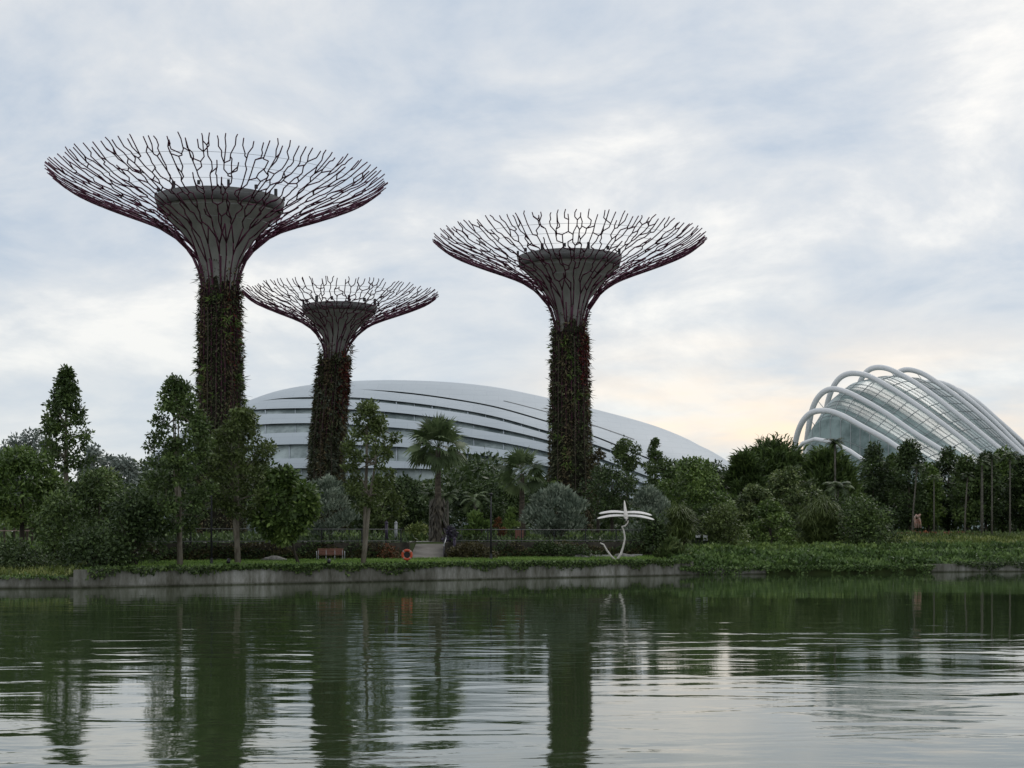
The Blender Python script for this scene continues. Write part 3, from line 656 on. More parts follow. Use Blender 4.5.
def tree(label, px, d, top, hw, crown_bot, leaf, seed, name='broadleaf_tree', cat='tree', shape='round', k=26, cr=.34, n=4500, L=.3, bark='barkd', tr=.16, forks=0, tx=0, group=None, flat=.78, depth=1.0, lean=0, limbs=10, up=.5, hollow=.45, droop=.15):
    rng = random.Random(seed); nr = np.random.default_rng(seed); k = int(k*1.45); cr *= .8; n = int(n*1.45); L *= .82
    r = ground_root(name, label, cat, px+tx, d, group); z0 = r.location.z; u = d/F_PX
    H = zat(top, d)-z0; cb = max(.3, zat(crown_bot, d)-z0); W_ = hw*1.12*u; off = -tx*u
    C, Rc = crown(rng, H, cb, W_, shape, k, cr, depth, lambda t: off+lean*u*t)
    mb = MB(); topz = cb+(H-cb)*.75
    stems = [(0, 0)] if not forks else [(rng.uniform(-.3, .3)*W_, rng.uniform(-.3, .3)*W_) for _ in range(forks)]
    tips = []
    for sx, sy in stems:
        pts = [Vector((0, 0, 0)), Vector((off*.3+sx*.15, sy*.15, H*.12)), Vector((off*.6+sx*.5, sy*.5, cb+.15*(topz-cb))), Vector((off+sx*.9+lean*u*.4, sy*.9, cb+.55*(topz-cb))), Vector((off+sx+lean*u*.7, sy, topz))]
        rr_ = tr/math.sqrt(max(1, forks)*.75); mb.tube(pts, [rr_*1.55, rr_, rr_*.85, rr_*.55, rr_*.2], 8); tips.append(pts)
    for i in rng.sample(range(k), min(k, limbs)):
        pts = rng.choice(tips); q = min(pts[2:], key=lambda p: abs(p.z-(C[i][2]-.25*W_))); limb(mb, rng, q, C[i], tr*.4, tr*.08, .25)
    mb.build('trunk', M[bark], r)
    V, var = blob_leaves(nr, C, Rc, n, L, flat, up, droop, hollow); V[:, :, 2] = np.maximum(V[:, :, 2], .02)
    quads('crown', V, LM[leaf], r, var); return r
def shrub(label, px, d, top, hw, leaf, seed, name='shrub', cat='shrub', k=18, n=2600, L=.24, cr=.4, shape='dome', group=None, upright=False, depth=.8, bot=None, stems=6):
    rng = random.Random(seed); nr = np.random.default_rng(seed); r = ground_root(name, label, cat, px, d, group); u = d/F_PX
    H = zat(top, d)-r.location.z; W_ = hw*u
    cr = min(cr, .62*H/W_+.02) if depth < .3 else cr
    C, Rc = crown(rng, H, .12*H if bot is None else max(.1, zat(bot, d)-r.location.z), W_, shape, k, cr, depth)
    if upright:
        w = Rc**2/np.sum(Rc**2); idx = nr.choice(k, n, p=w); D = unit(nr.normal(0, 1, (n, 3))); D[:, 2] = np.abs(D[:, 2])*.9-.15
        P = C[idx]+D*(Rc[idx]*nr.uniform(.5, 1.05, n))[:, None]; A = D*.7+np.array([0, 0, .8])+nr.normal(0, .35, (n, 3)); Nn = D+nr.normal(0, .4, (n, 3))
        Ln = L*nr.uniform(.7, 1.4, n); V = leaves(P, A, Nn, Ln, Ln*.38); var = np.clip(nr.normal(.5, .25, n)+nr.normal(0, .1, k)[idx], 0, 1)
    else: V, var = blob_leaves(nr, C, Rc, n, L)
    V[:, :, 2] = np.maximum(V[:, :, 2], .01)
    mb = MB()
    for i in range(stems):
        c = C[rng.randrange(k)]; limb(mb, rng, (rng.uniform(-.15, .15)*W_, rng.uniform(-.15, .15)*W_, 0), c, .045, .015, .2, 4, 5)
    mb.build('stem', M['barkd'], r); quads('foliage', V, LM[leaf], r, var); return r
def spiky(label, px, d, top, hw, leaf, seed, n=5000, L=1.3, name='bamboo_clump', cat='bamboo', k=22, group=None, wid=.07, shape='egg', arch=.35, depth=.8, bot=.1):
    """clumps of long strap leaves or canes that point up and lean out"""
    rng = random.Random(seed); nr = np.random.default_rng(seed); r = ground_root(name, label, cat, px, d, group); u = d/F_PX
    H = zat(top, d)-r.location.z; W_ = hw*u; C, Rc = crown(rng, H-.5*L, H*bot, W_, shape, k, .36, depth)
    w = Rc**2/np.sum(Rc**2); idx = nr.choice(k, n, p=w); D = unit(nr.normal(0, 1, (n, 3))); P = C[idx]+D*(Rc[idx]*nr.uniform(.2, 1, n))[:, None]
    A = D*np.array([.75, .75, .2])+np.array([0, 0, .95])+nr.normal(0, .25, (n, 3)); A = unit(A); Ln = L*nr.uniform(.5, 1.1, n); S = unit(np.cross(A, nr.normal(0, 1, (n, 3))))*(wid*.5)
    out = unit(A*np.array([1, 1, 0])+1e-6); mid = P+A*(Ln*.55)[:, None]; tip = mid+unit(A*(1-arch)+out*arch-np.array([0, 0, arch*.9]))*(Ln*.45)[:, None]
    V = np.concatenate([np.stack([P-S*.6, P+S*.6, mid+S, mid-S], 1), np.stack([mid-S, mid+S, tip+S*.15, tip-S*.15], 1)]); V[:, :, 2] = np.maximum(V[:, :, 2], .01)
    v = np.clip(nr.normal(.5, .22, n)+nr.normal(0, .12, k)[idx], 0, 1)
    mb = MB()
    for i in range(9):
        c = C[rng.randrange(k)]; limb(mb, rng, (rng.uniform(-.4, .4)*W_, rng.uniform(-.3, .3)*W_, 0), c, .05, .02, .05, 4, 5)
    mb.build('cane', M['barkd'], r); quads('foliage', V, LM[leaf], r, np.r_[v, v]); return r
def fan_palm(label, px, d, cy, hw, seed, tr=.22, skirt=False, name='fan_palm', base=None, nf=46, leaf='palm', lean=0):
    rng = random.Random(seed); nr = np.random.default_rng(seed); r = ground_root(name, label, 'palm', px, d); u = d/F_PX; z0 = r.location.z
    zc = zat(cy, d)-z0; Rf = hw*1.18*u; cx = lean*u; mb = MB()
    mb.tube([(0, 0, 0), (0, 0, zc*.3), (cx*.6, 0, zc*.7), (cx, 0, zc)], [tr*1.5, tr*1.15, tr*.9, tr*.75], 10); mb.build('trunk', M['palmbark'], r)
    def fans(n, elev, Rl, leafmat_, nm, c, dl=1.0):
        V = []; var = []
        for i in range(n):
            a = 2*math.pi*(i*.618+rng.uniform(-.05, .05)); e = elev(i/n)+rng.uniform(-.12, .12)
            d_ = np.array([math.cos(a)*math.cos(e), math.sin(a)*math.cos(e), math.sin(e)]); pl = Rl*rng.uniform(.42, .58); b0 = np.array(c); h = b0+d_*pl
            up = unit(np.array([0, 0, 1.0])-d_*d_[2]) if abs(d_[2]) < .98 else np.array([1.0, 0, 0]); sd_ = np.cross(d_, up); ro_ = rng.uniform(-.95, .95); up, sd_ = up*math.cos(ro_)+sd_*math.sin(ro_), sd_*math.cos(ro_)-up*math.sin(ro_)
            V.append(np.stack([b0-sd_*.02, b0+sd_*.02, h+sd_*.02, h-sd_*.02])); vv = rng.random(); var.append(vv*.5)
            m = 15
            for j in range(m):
                q = (j/(m-1)-.5)*2; an = q*1.65; dd = d_*math.cos(an)+sd_*math.sin(an)+up*(.10-.35*abs(q)*0); Ls = Rl*(.60-.20*abs(q))*rng.uniform(.9, 1.1)
                dd = unit(dd); w_ = unit(np.cross(dd, up))*Ls*.085; mdp = h+dd*Ls*.55; tp = h+unit(dd+np.array([0, 0, -.28*dl-.1*rng.random()]))*Ls
                V.append(np.stack([h, mdp+w_, tp, mdp-w_])); var.append(np.clip(vv+rng.uniform(-.2, .2), 0, 1))
        quads(nm, np.array(V), LM[leafmat_], r, np.array(var))
    fans(nf, lambda t: 1.5-2.35*t, Rf, leaf, 'crown', (cx, 0, zc))
    if skirt: fans(16, lambda t: -.75-.5*t, Rf*.85, 'thatch', 'dead_fronds', (cx, 0, zc-.12*Rf), 1.8)
    return r
def boots(r, z0, z1, rad, seed):          # old leaf bases round a palm trunk
    rng = random.Random(seed); nr = np.random.default_rng(seed); V = []
    for i in range(420):
        z = rng.uniform(z0, z1); a = rng.uniform(0, 6.283); o = np.array([math.cos(a), math.sin(a), 0]); p = o*rad*.7+np.array([0, 0, z])
        V.append(leaves(p[None], (o*rng.uniform(.2, .45)+np.array([0, 0, -1]))[None], (o+nr.normal(0, .2, 3))[None], rng.uniform(.5, .9), .2)[0])
    quads('leaf_bases', np.array(V), LM['thatch'], r)
def feather_palm(label, px, d, cy, hw, seed, tr=.11, name='feather_palm', nf=13, leaf='palm', bark='slim', lean=0, group=None, gap=.3):
    rng = random.Random(seed); r = ground_root(name, label, 'palm', px, d, group); u = d/F_PX; z0 = r.location.z; zc = zat(cy, d)-z0; Rf = hw*u; cx = lean*u
    mb = MB(); mb.tube([(0, 0, 0), (cx*.25, 0, zc*.4), (cx*.7, 0, zc*.75), (cx, 0, zc)], [tr*1.4, tr, tr*.9, tr*.7], 8); mb.build('trunk', M[bark], r)
    V = []; var = []
    for i in range(nf):
        a = 2*math.pi*(i*.618+rng.uniform(-.06, .06)); e0 = 1.25-1.25*i/nf+rng.uniform(-.12, .12); p = np.array([cx, 0, zc]); Lf = Rf*rng.uniform(.95, 1.3); n = 14; vv = rng.random()
        sd_ = np.array([-math.sin(a), math.cos(a), 0])
        for j in range(n):
            e = e0-(j/n)**1.3*1.9; dd = np.array([math.cos(a)*math.cos(e), math.sin(a)*math.cos(e), math.sin(e)]); q = p+dd*Lf/n
            V.append(np.stack([p-sd_*.025, p+sd_*.025, q+sd_*.02, q-sd_*.02])); var.append(.2)
            for k_ in (-1, 1):
                for o_ in (.2, .7):
                    ll = Lf*gap*math.sin(math.pi*min(1, .15+.85*(j+o_)/n))*.95+.05; dl = unit(sd_*k_*.9+dd*.5+np.array([0, 0, -.35+rng.uniform(-.25, .15)])); b0 = p+(q-p)*o_
                    w_ = dd*.05*Rf*.5; V.append(np.stack([b0-w_, b0+w_, b0+dl*ll+w_*.1, b0+dl*ll-w_*.1])); var.append(np.clip(vv+rng.uniform(-.3, .3), 0, 1))
            p = q
    quads('crown', np.array(V), LM[leaf], r, np.array(var)); return r
def cover(name, leaf, x0, x1, s0, s1, n, L, seed, label=None, cat='ground cover', up=1.0, hang=0.0, wid=.4, zoff=0.0, h=0.0, mask=None):
    """leaves spread over the ground between two distances from the shore: one object"""
    nr = np.random.default_rng(seed); X = nr.uniform(x0, x1, n); s = nr.uniform(s0, s1, n)
    if mask is not None:
        kp = mask(X, s, nr); X, s = X[kp], s[kp]
    n = len(X); Y = shore(X)+s; Z = gz(X, Y)+zoff+h*nr.random(n)**1.3*(.5+.5*np.sin(X*.9+np.sin(s*.8)*2)*np.sin(s*1.1+X*.35)); P = np.stack([X, Y, Z], 1)
    A = nr.normal(0, .7, (n, 3))+np.array([0, 0, up]); Nn = nr.normal(0, .6, (n, 3))+np.array([0, -.3, .6]); Ln = L*nr.uniform(.6, 1.4, n)
    o = quads(name, leaves(P, A, Nn, Ln, Ln*wid), LM[leaf], None, np.clip(nr.normal(.5, .25, n)+.25*np.sin(X*.7+s), 0, 1))
    return tag(o, label, cat, kind='stuff')
def hanging(name, leaf, x0, x1, z, drop, n, seed, label, s=-.35, L=.2, ragged=1.0, fringe=.5):
    nr = np.random.default_rng(seed); X = nr.uniform(x0, x1, n); d = (.5+.5*np.sin(X*1.7+2*np.sin(X*.6)))*(.45+.55*np.sin(X*4.1+np.sin(X*9)*.8)**2)
    zz = z+.12-nr.random(n)**1.2*drop*(.25+ragged*d); back = nr.random(n) < .45; S = np.where(back, nr.uniform(s, fringe, n), s-.03-.12*nr.random(n)); zz = np.where(back, z+nr.uniform(.0, .10, n)*(.4+.8*d), zz)
    P = np.stack([X, shore(X)+S, zz], 1); A = nr.normal(0, .6, (n, 3))+np.array([0, -.3, -.2]); Nn = nr.normal(0, .5, (n, 3))+np.array([0, -.8, .5]); Ln = L*nr.uniform(.6, 1.3, n)
    return tag(quads(name, leaves(P, A, Nn, Ln, Ln*.6), LM[leaf], None, nr.random(n)), label, 'creeper', kind='stuff')

# ------------------------------------------------------------------ plants: the far wood behind everything
def woodland():
    nr = np.random.default_rng(4); C = []; Rc = []
    for i in range(620):
        Y = nr.uniform(176, 285); px = nr.uniform(-260, 1340); X = at(px, Y)
        if 690 < px < 1100 and Y < 205: Y += 40; X = at(px, Y)
        top = 3+(HOR-(474+14*math.sin(px*.023)+10*math.sin(px*.061+1)))/F_PX*Y*nr.uniform(.86, 1.04); z = 3+(top-3)*nr.random()**.35; R_ = nr.uniform(1.6, 3.4); C.append((X, Y, max(3.6, z-R_*.6))); Rc.append(R_)
    V, var = blob_leaves(nr, np.array(C), np.array(Rc), 130000, .8, .85)
    tag(quads('woodland', V, LM['deep'], None, var), 'dark mass of trees behind the gardens and below the domes', 'woodland', kind='stuff')
woodland()
# ------------------------------------------------------------------ plants: left of the towers
tree('tall narrow dark cone-shaped tree rising above the bushes at the left', 66, 128, 366, 29, 470, 'dark', 11, 'conical_tree', shape='cone', k=80, cr=.21, n=4300, L=.42, bark='bark', tr=.2, limbs=26, flat=.7, hollow=.2)
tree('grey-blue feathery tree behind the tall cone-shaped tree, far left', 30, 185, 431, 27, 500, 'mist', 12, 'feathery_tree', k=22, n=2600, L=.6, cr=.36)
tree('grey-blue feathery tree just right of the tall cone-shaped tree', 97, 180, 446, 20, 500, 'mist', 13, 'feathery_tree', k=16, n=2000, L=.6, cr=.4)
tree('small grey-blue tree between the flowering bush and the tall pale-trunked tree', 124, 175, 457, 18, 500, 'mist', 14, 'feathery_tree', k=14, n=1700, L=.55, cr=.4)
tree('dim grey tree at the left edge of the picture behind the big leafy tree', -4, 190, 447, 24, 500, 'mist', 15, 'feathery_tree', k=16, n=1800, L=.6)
tree('big dark green leafy tree at the left edge above the pink rail', 22, 99, 448, 40, 520, 'mid', 16, shape='round', k=34, cr=.3, n=6200, L=.34, up=.9)
tree('broad dark bush-like tree with pale flowering top behind the lake wall', 100, 96, 470, 52, 545, 'dark', 17, shape='egg', k=40, cr=.27, n=7600, L=.28)
V_ = shrub('pale flowering top sprays on the broad dark tree at the left', 106, 97.5, 469, 34, 'light', 18, name='flowering_climber', cat='climber', bot=492, k=16, n=1100, L=.26, cr=.22)
shrub('rounded dark shrub at the left end of the lake wall', 60, 90, 494, 34, 'dark', 19, n=3600, k=24, L=.24)
shrub('large very dark shrub against the foot of the pale-trunked tree', 132, 87.5, 492, 38, 'deep', 20, n=5200, k=30, L=.25)
shrub('low dark shrub spilling to the lake wall corner at the left', 92, 85, 528, 36, 'deep', 21, n=3600, k=24, L=.22)
shrub('dark hedge-like shrub in front of the lawn patch at the left edge', 18, 86, 541, 42, 'deep', 22, n=3200, k=26, L=.2, cr=.28)
shrub('olive brown weeping shrub behind the pink rail at the left', 42, 112, 500, 22, 'olive', 23, n=2000, k=14)
cover('reed_bed', 'reed', -60, -25, .4, 5.5, 9000, .38, 31, 'yellow green reeds and low leaves at the left water edge', 'reeds', 1.0, wid=.22, h=.25)
hanging('creeper', 'vine', -60, -25, .62, .45, 2600, 32, 'green leaves hanging over the low wall at the left edge', s=-.2)
# ------------------------------------------------------------------ plants: around the lawn
tree('tall tree with thick pale lower trunk, left of the tallest tower', 180, 88.5, 377, 31, 532, 'dark', 41, 'paperbark_tree', shape='column', k=74, cr=.25, n=9000, L=.27, bark='bark', tr=.20, forks=3, limbs=20, hollow=.3, lean=-3)
tree('tall ragged tree with twin pale stems in front of the tallest tower', 238, 93, 408, 31, 515, 'olive', 42, 'paperbark_tree', shape='column', k=56, cr=.26, n=7400, L=.26, bark='bark', tr=.18, forks=2, limbs=18, hollow=.25, lean=4)
tree('leafy bright green tree on a thin stem left of the bench', 285, 94, 469, 31, 540, 'mid', 43, shape='round', k=30, cr=.32, n=3600, L=.42, tr=.07, tx=14, up=.9, depth=.8)
shrub('round silver-grey bush behind the bench', 327, 106, 478, 31, 'silver', 44, name='silver_bush', cat='bush', shape='egg', k=30, cr=.32, n=5600, L=.26, upright=True)
tree('tall open tree with pale forked trunk right of the bench', 368, 94.5, 401, 28, 508, 'olive', 45, 'paperbark_tree', shape='column', k=44, cr=.22, n=4300, L=.28, bark='bark', tr=.17, forks=3, limbs=24, hollow=.15, tx=-5)
r_ = fan_palm('tall fan palm with thick brown trunk beside the ramp', 438, 116, 447, 27, 46, tr=.25)
boots(r_, .2, 3.7, .68, 47)
fan_palm('shorter fan palm left of the rightmost tower', 522, 128, 474, 22, 48, tr=.25, nf=34)
feather_palm('slim pale-stemmed palm left of the thick fan palm trunk', 430.5, 119, 496, 14, 49, tr=.12)
feather_palm('slim pale-stemmed palm right of the thick fan palm trunk', 447.5, 119, 497, 15, 50, tr=.12)
feather_palm('slim grey-stemmed palm with drooping fronds between two fan palms', 475, 124, 500, 18, 51, tr=.13)
tree('dark rounded tree below the dome, right of the open forked tree', 404, 148, 478, 27, 525, 'deep', 52, k=26, n=3600, L=.42)
tree('olive green tree close behind the open forked tree', 382, 138, 482, 22, 530, 'olive', 53, k=20, n=2600, L=.38)
tree('dark tree below the dome between the two fan palms', 482, 150, 482, 26, 522, 'deep', 54, k=24, n=3200, L=.42)
tree('dark tree under the dome edge left of the shorter fan palm', 506, 155, 487, 18, 525, 'dark', 55, k=20, n=2400, L=.4)
tree('dark tree filling the gap between shorter fan palm and rightmost tower', 541, 150, 482, 18, 525, 'deep', 56, k=20, n=2400, L=.4)
tree('mid green tree behind the bright leafy tree left of the bench', 268, 132, 470, 22, 525, 'dark', 57, k=20, n=2600, L=.38)
tree('dark tree behind the foot of the tallest tower', 212, 160, 478, 26, 525, 'deep', 58, k=22, n=3000, L=.42)
tree('dark tree behind the foot of the shortest tower', 330, 182, 474, 30, 525, 'deep', 59, k=26, n=3200, L=.5)
shrub('yellow green hedge bush at the top of the ramp', 418, 126, 524, 17, 'reed', 60, n=1500, k=14, L=.24)
shrub('low feathery green cycad on the terrace left of the lamp pole', 476, 113, 515, 14, 'mid', 61, n=1300, k=10, L=.4, upright=True)
shrub('orange-leaved shrub beside the right lamp pole', 500, 116, 517, 6, 'orange', 62, n=600, k=6, L=.22, upright=True)
shrub('small green shrub between orange shrub and silver bush', 512, 124, 510, 11, 'mid', 63, n=900, k=8, L=.3, upright=True)
shrub('dark purple-leaved shrub at the top right of the ramp', 451, 112, 526, 9, 'purple', 64, n=1100, k=10, L=.2)
shrub('big round silver-leaved bush in front of the rightmost tower', 556, 121, 488, 36, 'silver', 65, name='silver_bush', cat='bush', shape='egg', k=34, cr=.3, n=7000, L=.36, upright=True)
shrub('brown and green low planting along the wall right of the ramp', 470, 107.5, 543, 28, 'rust', 66, n=1800, k=22, L=.18, cr=.2, depth=.1)
shrub('dark green clipped planting under the railing below the silver bush', 555, 112.5, 543, 48, 'deep', 67, n=2600, k=40, L=.18, cr=.12, depth=.06)
shrub('reddish low planting on the wall left of the ramp', 388, 104.3, 546, 14, 'red', 68, n=800, k=10, L=.17)
shrub('dark low planting on the wall behind the bench', 300, 101.6, 545, 40, 'deep', 69, n=2200, k=36, L=.17, cr=.13, depth=.06)
# ------------------------------------------------------------------ plants: right of the rightmost tower
tree('small dark round-headed tree standing clear against the dome', 627, 168, 439, 14, 470, 'dark', 71, k=18, cr=.42, n=1900, L=.36, tr=.1)
tree('small dark tree with layered tiers beside the round-headed one', 655, 165, 438, 13, 474, 'dark', 72, 'tiered_tree', shape='cone', k=26, cr=.3, n=1500, L=.34, tr=.1, flat=.3, hollow=.1)
tree('dark reddish brown tree close against the rightmost tower', 598, 160, 448, 9, 495, 'rust', 73, k=14, n=1300, L=.34)
tree('very dark spreading tree right of the rightmost tower', 612, 150, 465, 30, 515, 'deep', 74, k=28, cr=.3, n=3600, L=.36)
tree('broad green spreading tree right of the dragonfly', 692, 132, 457, 40, 535, 'mid', 75, shape='egg', k=46, cr=.26, n=7000, L=.36, up=.9, flat=.6)
tree('green tree top between layered tree and broad green tree', 664, 150, 459, 20, 500, 'dark', 76, k=20, n=2400, L=.36)
shrub('silver-grey bush behind the dragonfly, smaller than the big round one', 648, 124, 488, 24, 'silver', 77, name='silver_bush', cat='bush', k=22, n=3000, L=.32, upright=True)
shrub('dark round shrub under the right wing of the dragonfly', 648, 119, 512, 20, 'deep', 78, n=2600, k=20, L=.24, shape='egg')
spiky('brownish weeping grass clump right of the dragonfly', 677, 120, 503, 17, 'olive', 79, n=2400, L=1.5, name='weeping_clump', cat='grass clump', arch=.8, k=14)
shrub('light green leafy plant at the right end of the lawn', 672, 111.5, 541, 14, 'light', 80, n=800, k=10, L=.4, upright=True)
shrub('small dark tree-like shrub below the broad green tree', 706, 127, 505, 18, 'deep', 81, n=2200, k=16, L=.28, shape='egg')
spiky('huge dark bamboo mass with spiky top under the sunset gap', 774, 178, 441, 54, 'dark', 82, n=15000, L=1.25, wid=.2, k=90, bot=.15)
spiky('dark bamboo mass in front of the ribbed glasshouse foot', 826, 174, 448, 42, 'dark', 83, n=11000, L=1.25, wid=.2, k=60, bot=.15)
spiky('lower dark bamboo clump at the left flank of the bamboo mass', 744, 168, 451, 23, 'dark', 84, n=6000, L=1.1, wid=.18, k=32)
tree('dark wide tree with pale light-tipped layered top below the bamboo', 790, 146, 466, 38, 535, 'light', 85, shape='dome', k=44, cr=.24, n=6400, L=.4, up=1.2, flat=.5)
tree('second layered tree in front, with bright green tips, left of the other', 755, 138, 484, 32, 540, 'light', 86, shape='dome', k=38, cr=.24, n=5000, L=.36, up=1.2, flat=.5)
tree('dense low green tree in front of the two layered trees', 770, 131, 500, 26, 545, 'mid', 87, shape='dome', k=30, cr=.27, n=3600, L=.32, up=1.0, flat=.55)
shrub('rounded brown green shrub at the water side left of the layered trees', 722, 124, 505, 24, 'olive', 88, n=3600, k=26, L=.26, shape='egg')
spiky('dark drooping grass-like clump right of the layered trees', 822, 134, 497, 22, 'olive', 89, n=3600, L=1.8, name='weeping_clump', cat='grass clump', arch=.85, k=18)
shrub('very dark bush between drooping clump and round bush', 842, 140, 497, 20, 'deep', 90, n=2600, k=20, L=.3, shape='egg')
shrub('big dark round bush beside the planted rows', 862, 131, 497, 30, 'dark', 91, n=4600, k=30, L=.28, shape='egg')
shrub('dark shrub leaning over the planted rows, right of the round bush', 885, 136, 507, 14, 'deep', 92, n=1800, k=14, L=.28)
feather_palm('black feathery palm in front of the white ribs', 835, 170, 444, 12, 93, tr=.13, leaf='deep', nf=16)
feather_palm('drooping yellow green palm beside the layered tree', 838, 152, 488, 16, 94, tr=.12, leaf='palm', nf=15, gap=.4)
for x0_, x1_, sd_, lf_, lab_ in ((-25, RAMP[0]-.5, 220, 'rust', 'brown green climber over the retaining wall left of the ramp'), (RAMP[1]+.5, 11, 221, 'rust', 'brown green climber over the retaining wall right of the ramp'), (-24, -9, 222, 'deep', 'dark climber along the retaining wall behind the bench'), (-3, 11, 223, 'deep', 'dark climber along the retaining wall below the silver bush')):
    nr = np.random.default_rng(sd_); n = 3400; X = nr.uniform(x0_, x1_, n); hh = 1.25*(.35+.65*(.5+.5*np.sin(X*1.3+sd_+np.sin(X*.5)*2))); Z = 1.22+nr.random(n)*hh; P = np.stack([X, shore(X)+11.72-.28*nr.random(n), Z], 1)
    tag(quads('wall_climber', leaves(P, nr.normal(0, .6, (n, 3))+np.array([0, -.3, .3]), nr.normal(0, .5, (n, 3))+np.array([0, -.8, .5]), .19*nr.uniform(.6, 1.4, n), .10), LM[lf_], None, nr.random(n)), lab_, 'climber', kind='stuff')
# row of dark clipped columns with palms in front of them
cols = [(873, 448, 15), (893, 456, 13), (909, 450, 15), (929, 462, 11), (948, 456, 15), (968, 458, 14), (986, 456, 12), (1003, 455, 14), (1021, 456, 13), (1040, 455, 15), (1060, 458, 15)]
clab = ['dark bulky column-shaped tree at the left end of the row below the ribs', 'second dark column tree from the left in the row', 'dark column tree behind the leaning white stem', 'thin dark column tree right of the leaning white stem',
        'widest dark column tree midway along the row', 'dark column tree just right of the widest one', 'dark column tree left of the tall palms', 'dark column tree behind the tall palms', 'dark column tree cut by the right edge of the picture',
        'dark column tree outside the right edge', 'last dark column tree outside the right edge']
for i, (x, y, w) in enumerate(cols):
    tree(clab[i], x, 205+6*math.sin(i*2), y-4+5*math.sin(i*2.6), w*1.14, 524, ('deep', 'dark', 'deep', 'mid')[i % 4], 100+i, 'column_tree', shape='column', k=34, cr=.44, n=4600, L=.5, tr=.18, group='dark column trees in a row below the glasshouse', limbs=4)
pal = [(914.5, 468, 8, 5, 'leaning thin white-stemmed palm above the red flowers', 'slim', 180), (934, 478, 8, 0, 'thin grey palm stem in the gap right of the leaning one', 'slim', 186), (966, 476, 8, 3, 'slightly leaning grey-stemmed palm left of the pale path', 'slim', 184), (982, 464, 10, 0, 'thick grey palm right of the pale path', 'slim', 186),
       (992, 458, 10, 0, 'tall thin palm second from the right edge', 'slim', 178), (1010, 457, 11, 0, 'tall thin palm nearest the right edge', 'slim', 182)]
for i, (x, y, w, ln, lab, bk, dd) in enumerate(pal):
    feather_palm(lab, x-ln/2, dd, y, w, 120+i, tr=.10 if i != 3 else .17, leaf='deep', nf=12, lean=ln, bark=bk, group='slim palms before the dark row', gap=.4)
# ------------------------------------------------------------------ ground cover
lawn = lambda X, s, nr: (X > -24.5) & (X < 13+nr.normal(0, .6, len(X)))
cover('lawn_grass', 'grass', -24.6, 14, .1, 11.6, 60000, .17, 201, 'bright green mown lawn along the lake wall', 'lawn', 1.2, wid=.2, mask=lawn)
cover('lawn_grass', 'grass', -62, -30, 16, 30, 9000, .3, 202, 'bright lawn patch seen under the pink rail at the left', 'lawn', 1.2, wid=.25)
hanging('creeper', 'dark', -24, 13.4, 1.03, .55, 9000, 203, 'dark green creeper hanging over the top of the long lake wall', s=-.36, fringe=1.2)
hanging('creeper', 'vine', -18, 13.4, 1.03, .28, 5000, 204, 'fresh green fringe along the lawn edge above the lake wall', s=-.36, fringe=1.5, ragged=.7)
vm = lambda X, s, nr: (X > 12.5+nr.normal(0, .5, len(X)))
cover('ground_vine', 'vine', 12, 34, -.5, 7, 26000, .32, 205, 'dense green vine bank sloping to the water right of the lawn', 'ground cover', .5, wid=.6, h=.65, mask=vm)
cover('ground_vine', 'mid', 12, 32, 6, 24, 20000, .36, 206, 'dull green ground plants on the slope behind the vine bank', 'ground cover', .8, wid=.5, h=.6, mask=vm)
hanging('creeper', 'vine', 12.5, 34, .5, .6, 5000, 207, 'vine bank edge trailing down to the water on the right', s=-.35, ragged=.9)
hanging('creeper', 'deep', 36, 70, .70, .7, 6000, 208, 'dark creeper trailing over the pale lake wall at the right edge', s=-.34, ragged=.8)
cover('ground_vine', 'vine', 33, 72, 0, 9, 16000, .34, 209, 'green leafy slope above the right lake wall', 'ground cover', .6, wid=.5, h=.35)
cover('undergrowth', 'deep', -70, 12, 12.4, 19, 9000, .3, 210, 'dark undergrowth on the terrace behind the railing', 'undergrowth', .8, wid=.5, h=.5, mask=lambda X, s, nr: ((X < RAMP[0]-.4) | (X > RAMP[1]+.4)))
cover('undergrowth', 'dark', -70, 75, 26, 90, 26000, .55, 211, 'dark undergrowth between the trees behind the path', 'undergrowth', .9, wid=.5, h=.7, mask=lambda X, s, nr: (X < 30) | (s > 62))
for j, (s0, s1, lf, lab) in enumerate([(12, 15.5, 'vine', 'lowest green planted row of the beds at the right'), (19, 23.5, 'reed', 'yellow green planted row, second up from the water at the right'), (27.5, 33, 'reed', 'yellow green planted row, third up from the water at the right'), (37, 44, 'olive', 'brownish topmost planted row below the dark column trees')]):
    nr = np.random.default_rng(300+j); n = 9000; X = nr.uniform(27 if j else 31, 80, n); s = nr.uniform(s0, s1, n); Y = shore(X)+s; Z = gz(X, Y)+.55*nr.random(n)*np.sin(np.pi*(s-s0)/(s1-s0))**.5*(.75+.25*np.sin(X*2.3))
    P = np.stack([X, Y, Z], 1); Ln = .38*nr.uniform(.6, 1.4, n)
    o = quads('planted_row', leaves(P, nr.normal(0, .6, (n, 3))+np.array([0, 0, .9]), nr.normal(0, .6, (n, 3))+np.array([0, -.4, .5]), Ln, Ln*.4), LM[lf], None, np.clip(nr.normal(.5, .25, n)+.2*np.sin(X*.8), 0, 1)); tag(o, lab, 'planted row', 'planted rows on the right slope', 'stuff')
cover('undergrowth', 'deep', 22, 130, 93, 103, 16000, .6, 215, 'dark low hedge behind the column trees at the right', 'undergrowth', .9, wid=.5, h=1.6)
tree('dark tree at the right end of the long dome, left of the bamboo', 714, 172, 463, 20, 520, 'deep', 96, k=22, n=2600, L=.42)
cover('undergrowth', 'dark', -150, -42, 62, 110, 14000, .7, 216, 'dark undergrowth below the grey-blue trees at the far left', 'undergrowth', .9, wid=.5, h=2.6)
cover('flower_bed', 'red', 43.5, 55, 47, 52, 2600, .34, 310, 'strip of red flowers below the leaning white-stemmed palm', 'flower bed', 1.0, wid=.5, h=.5)
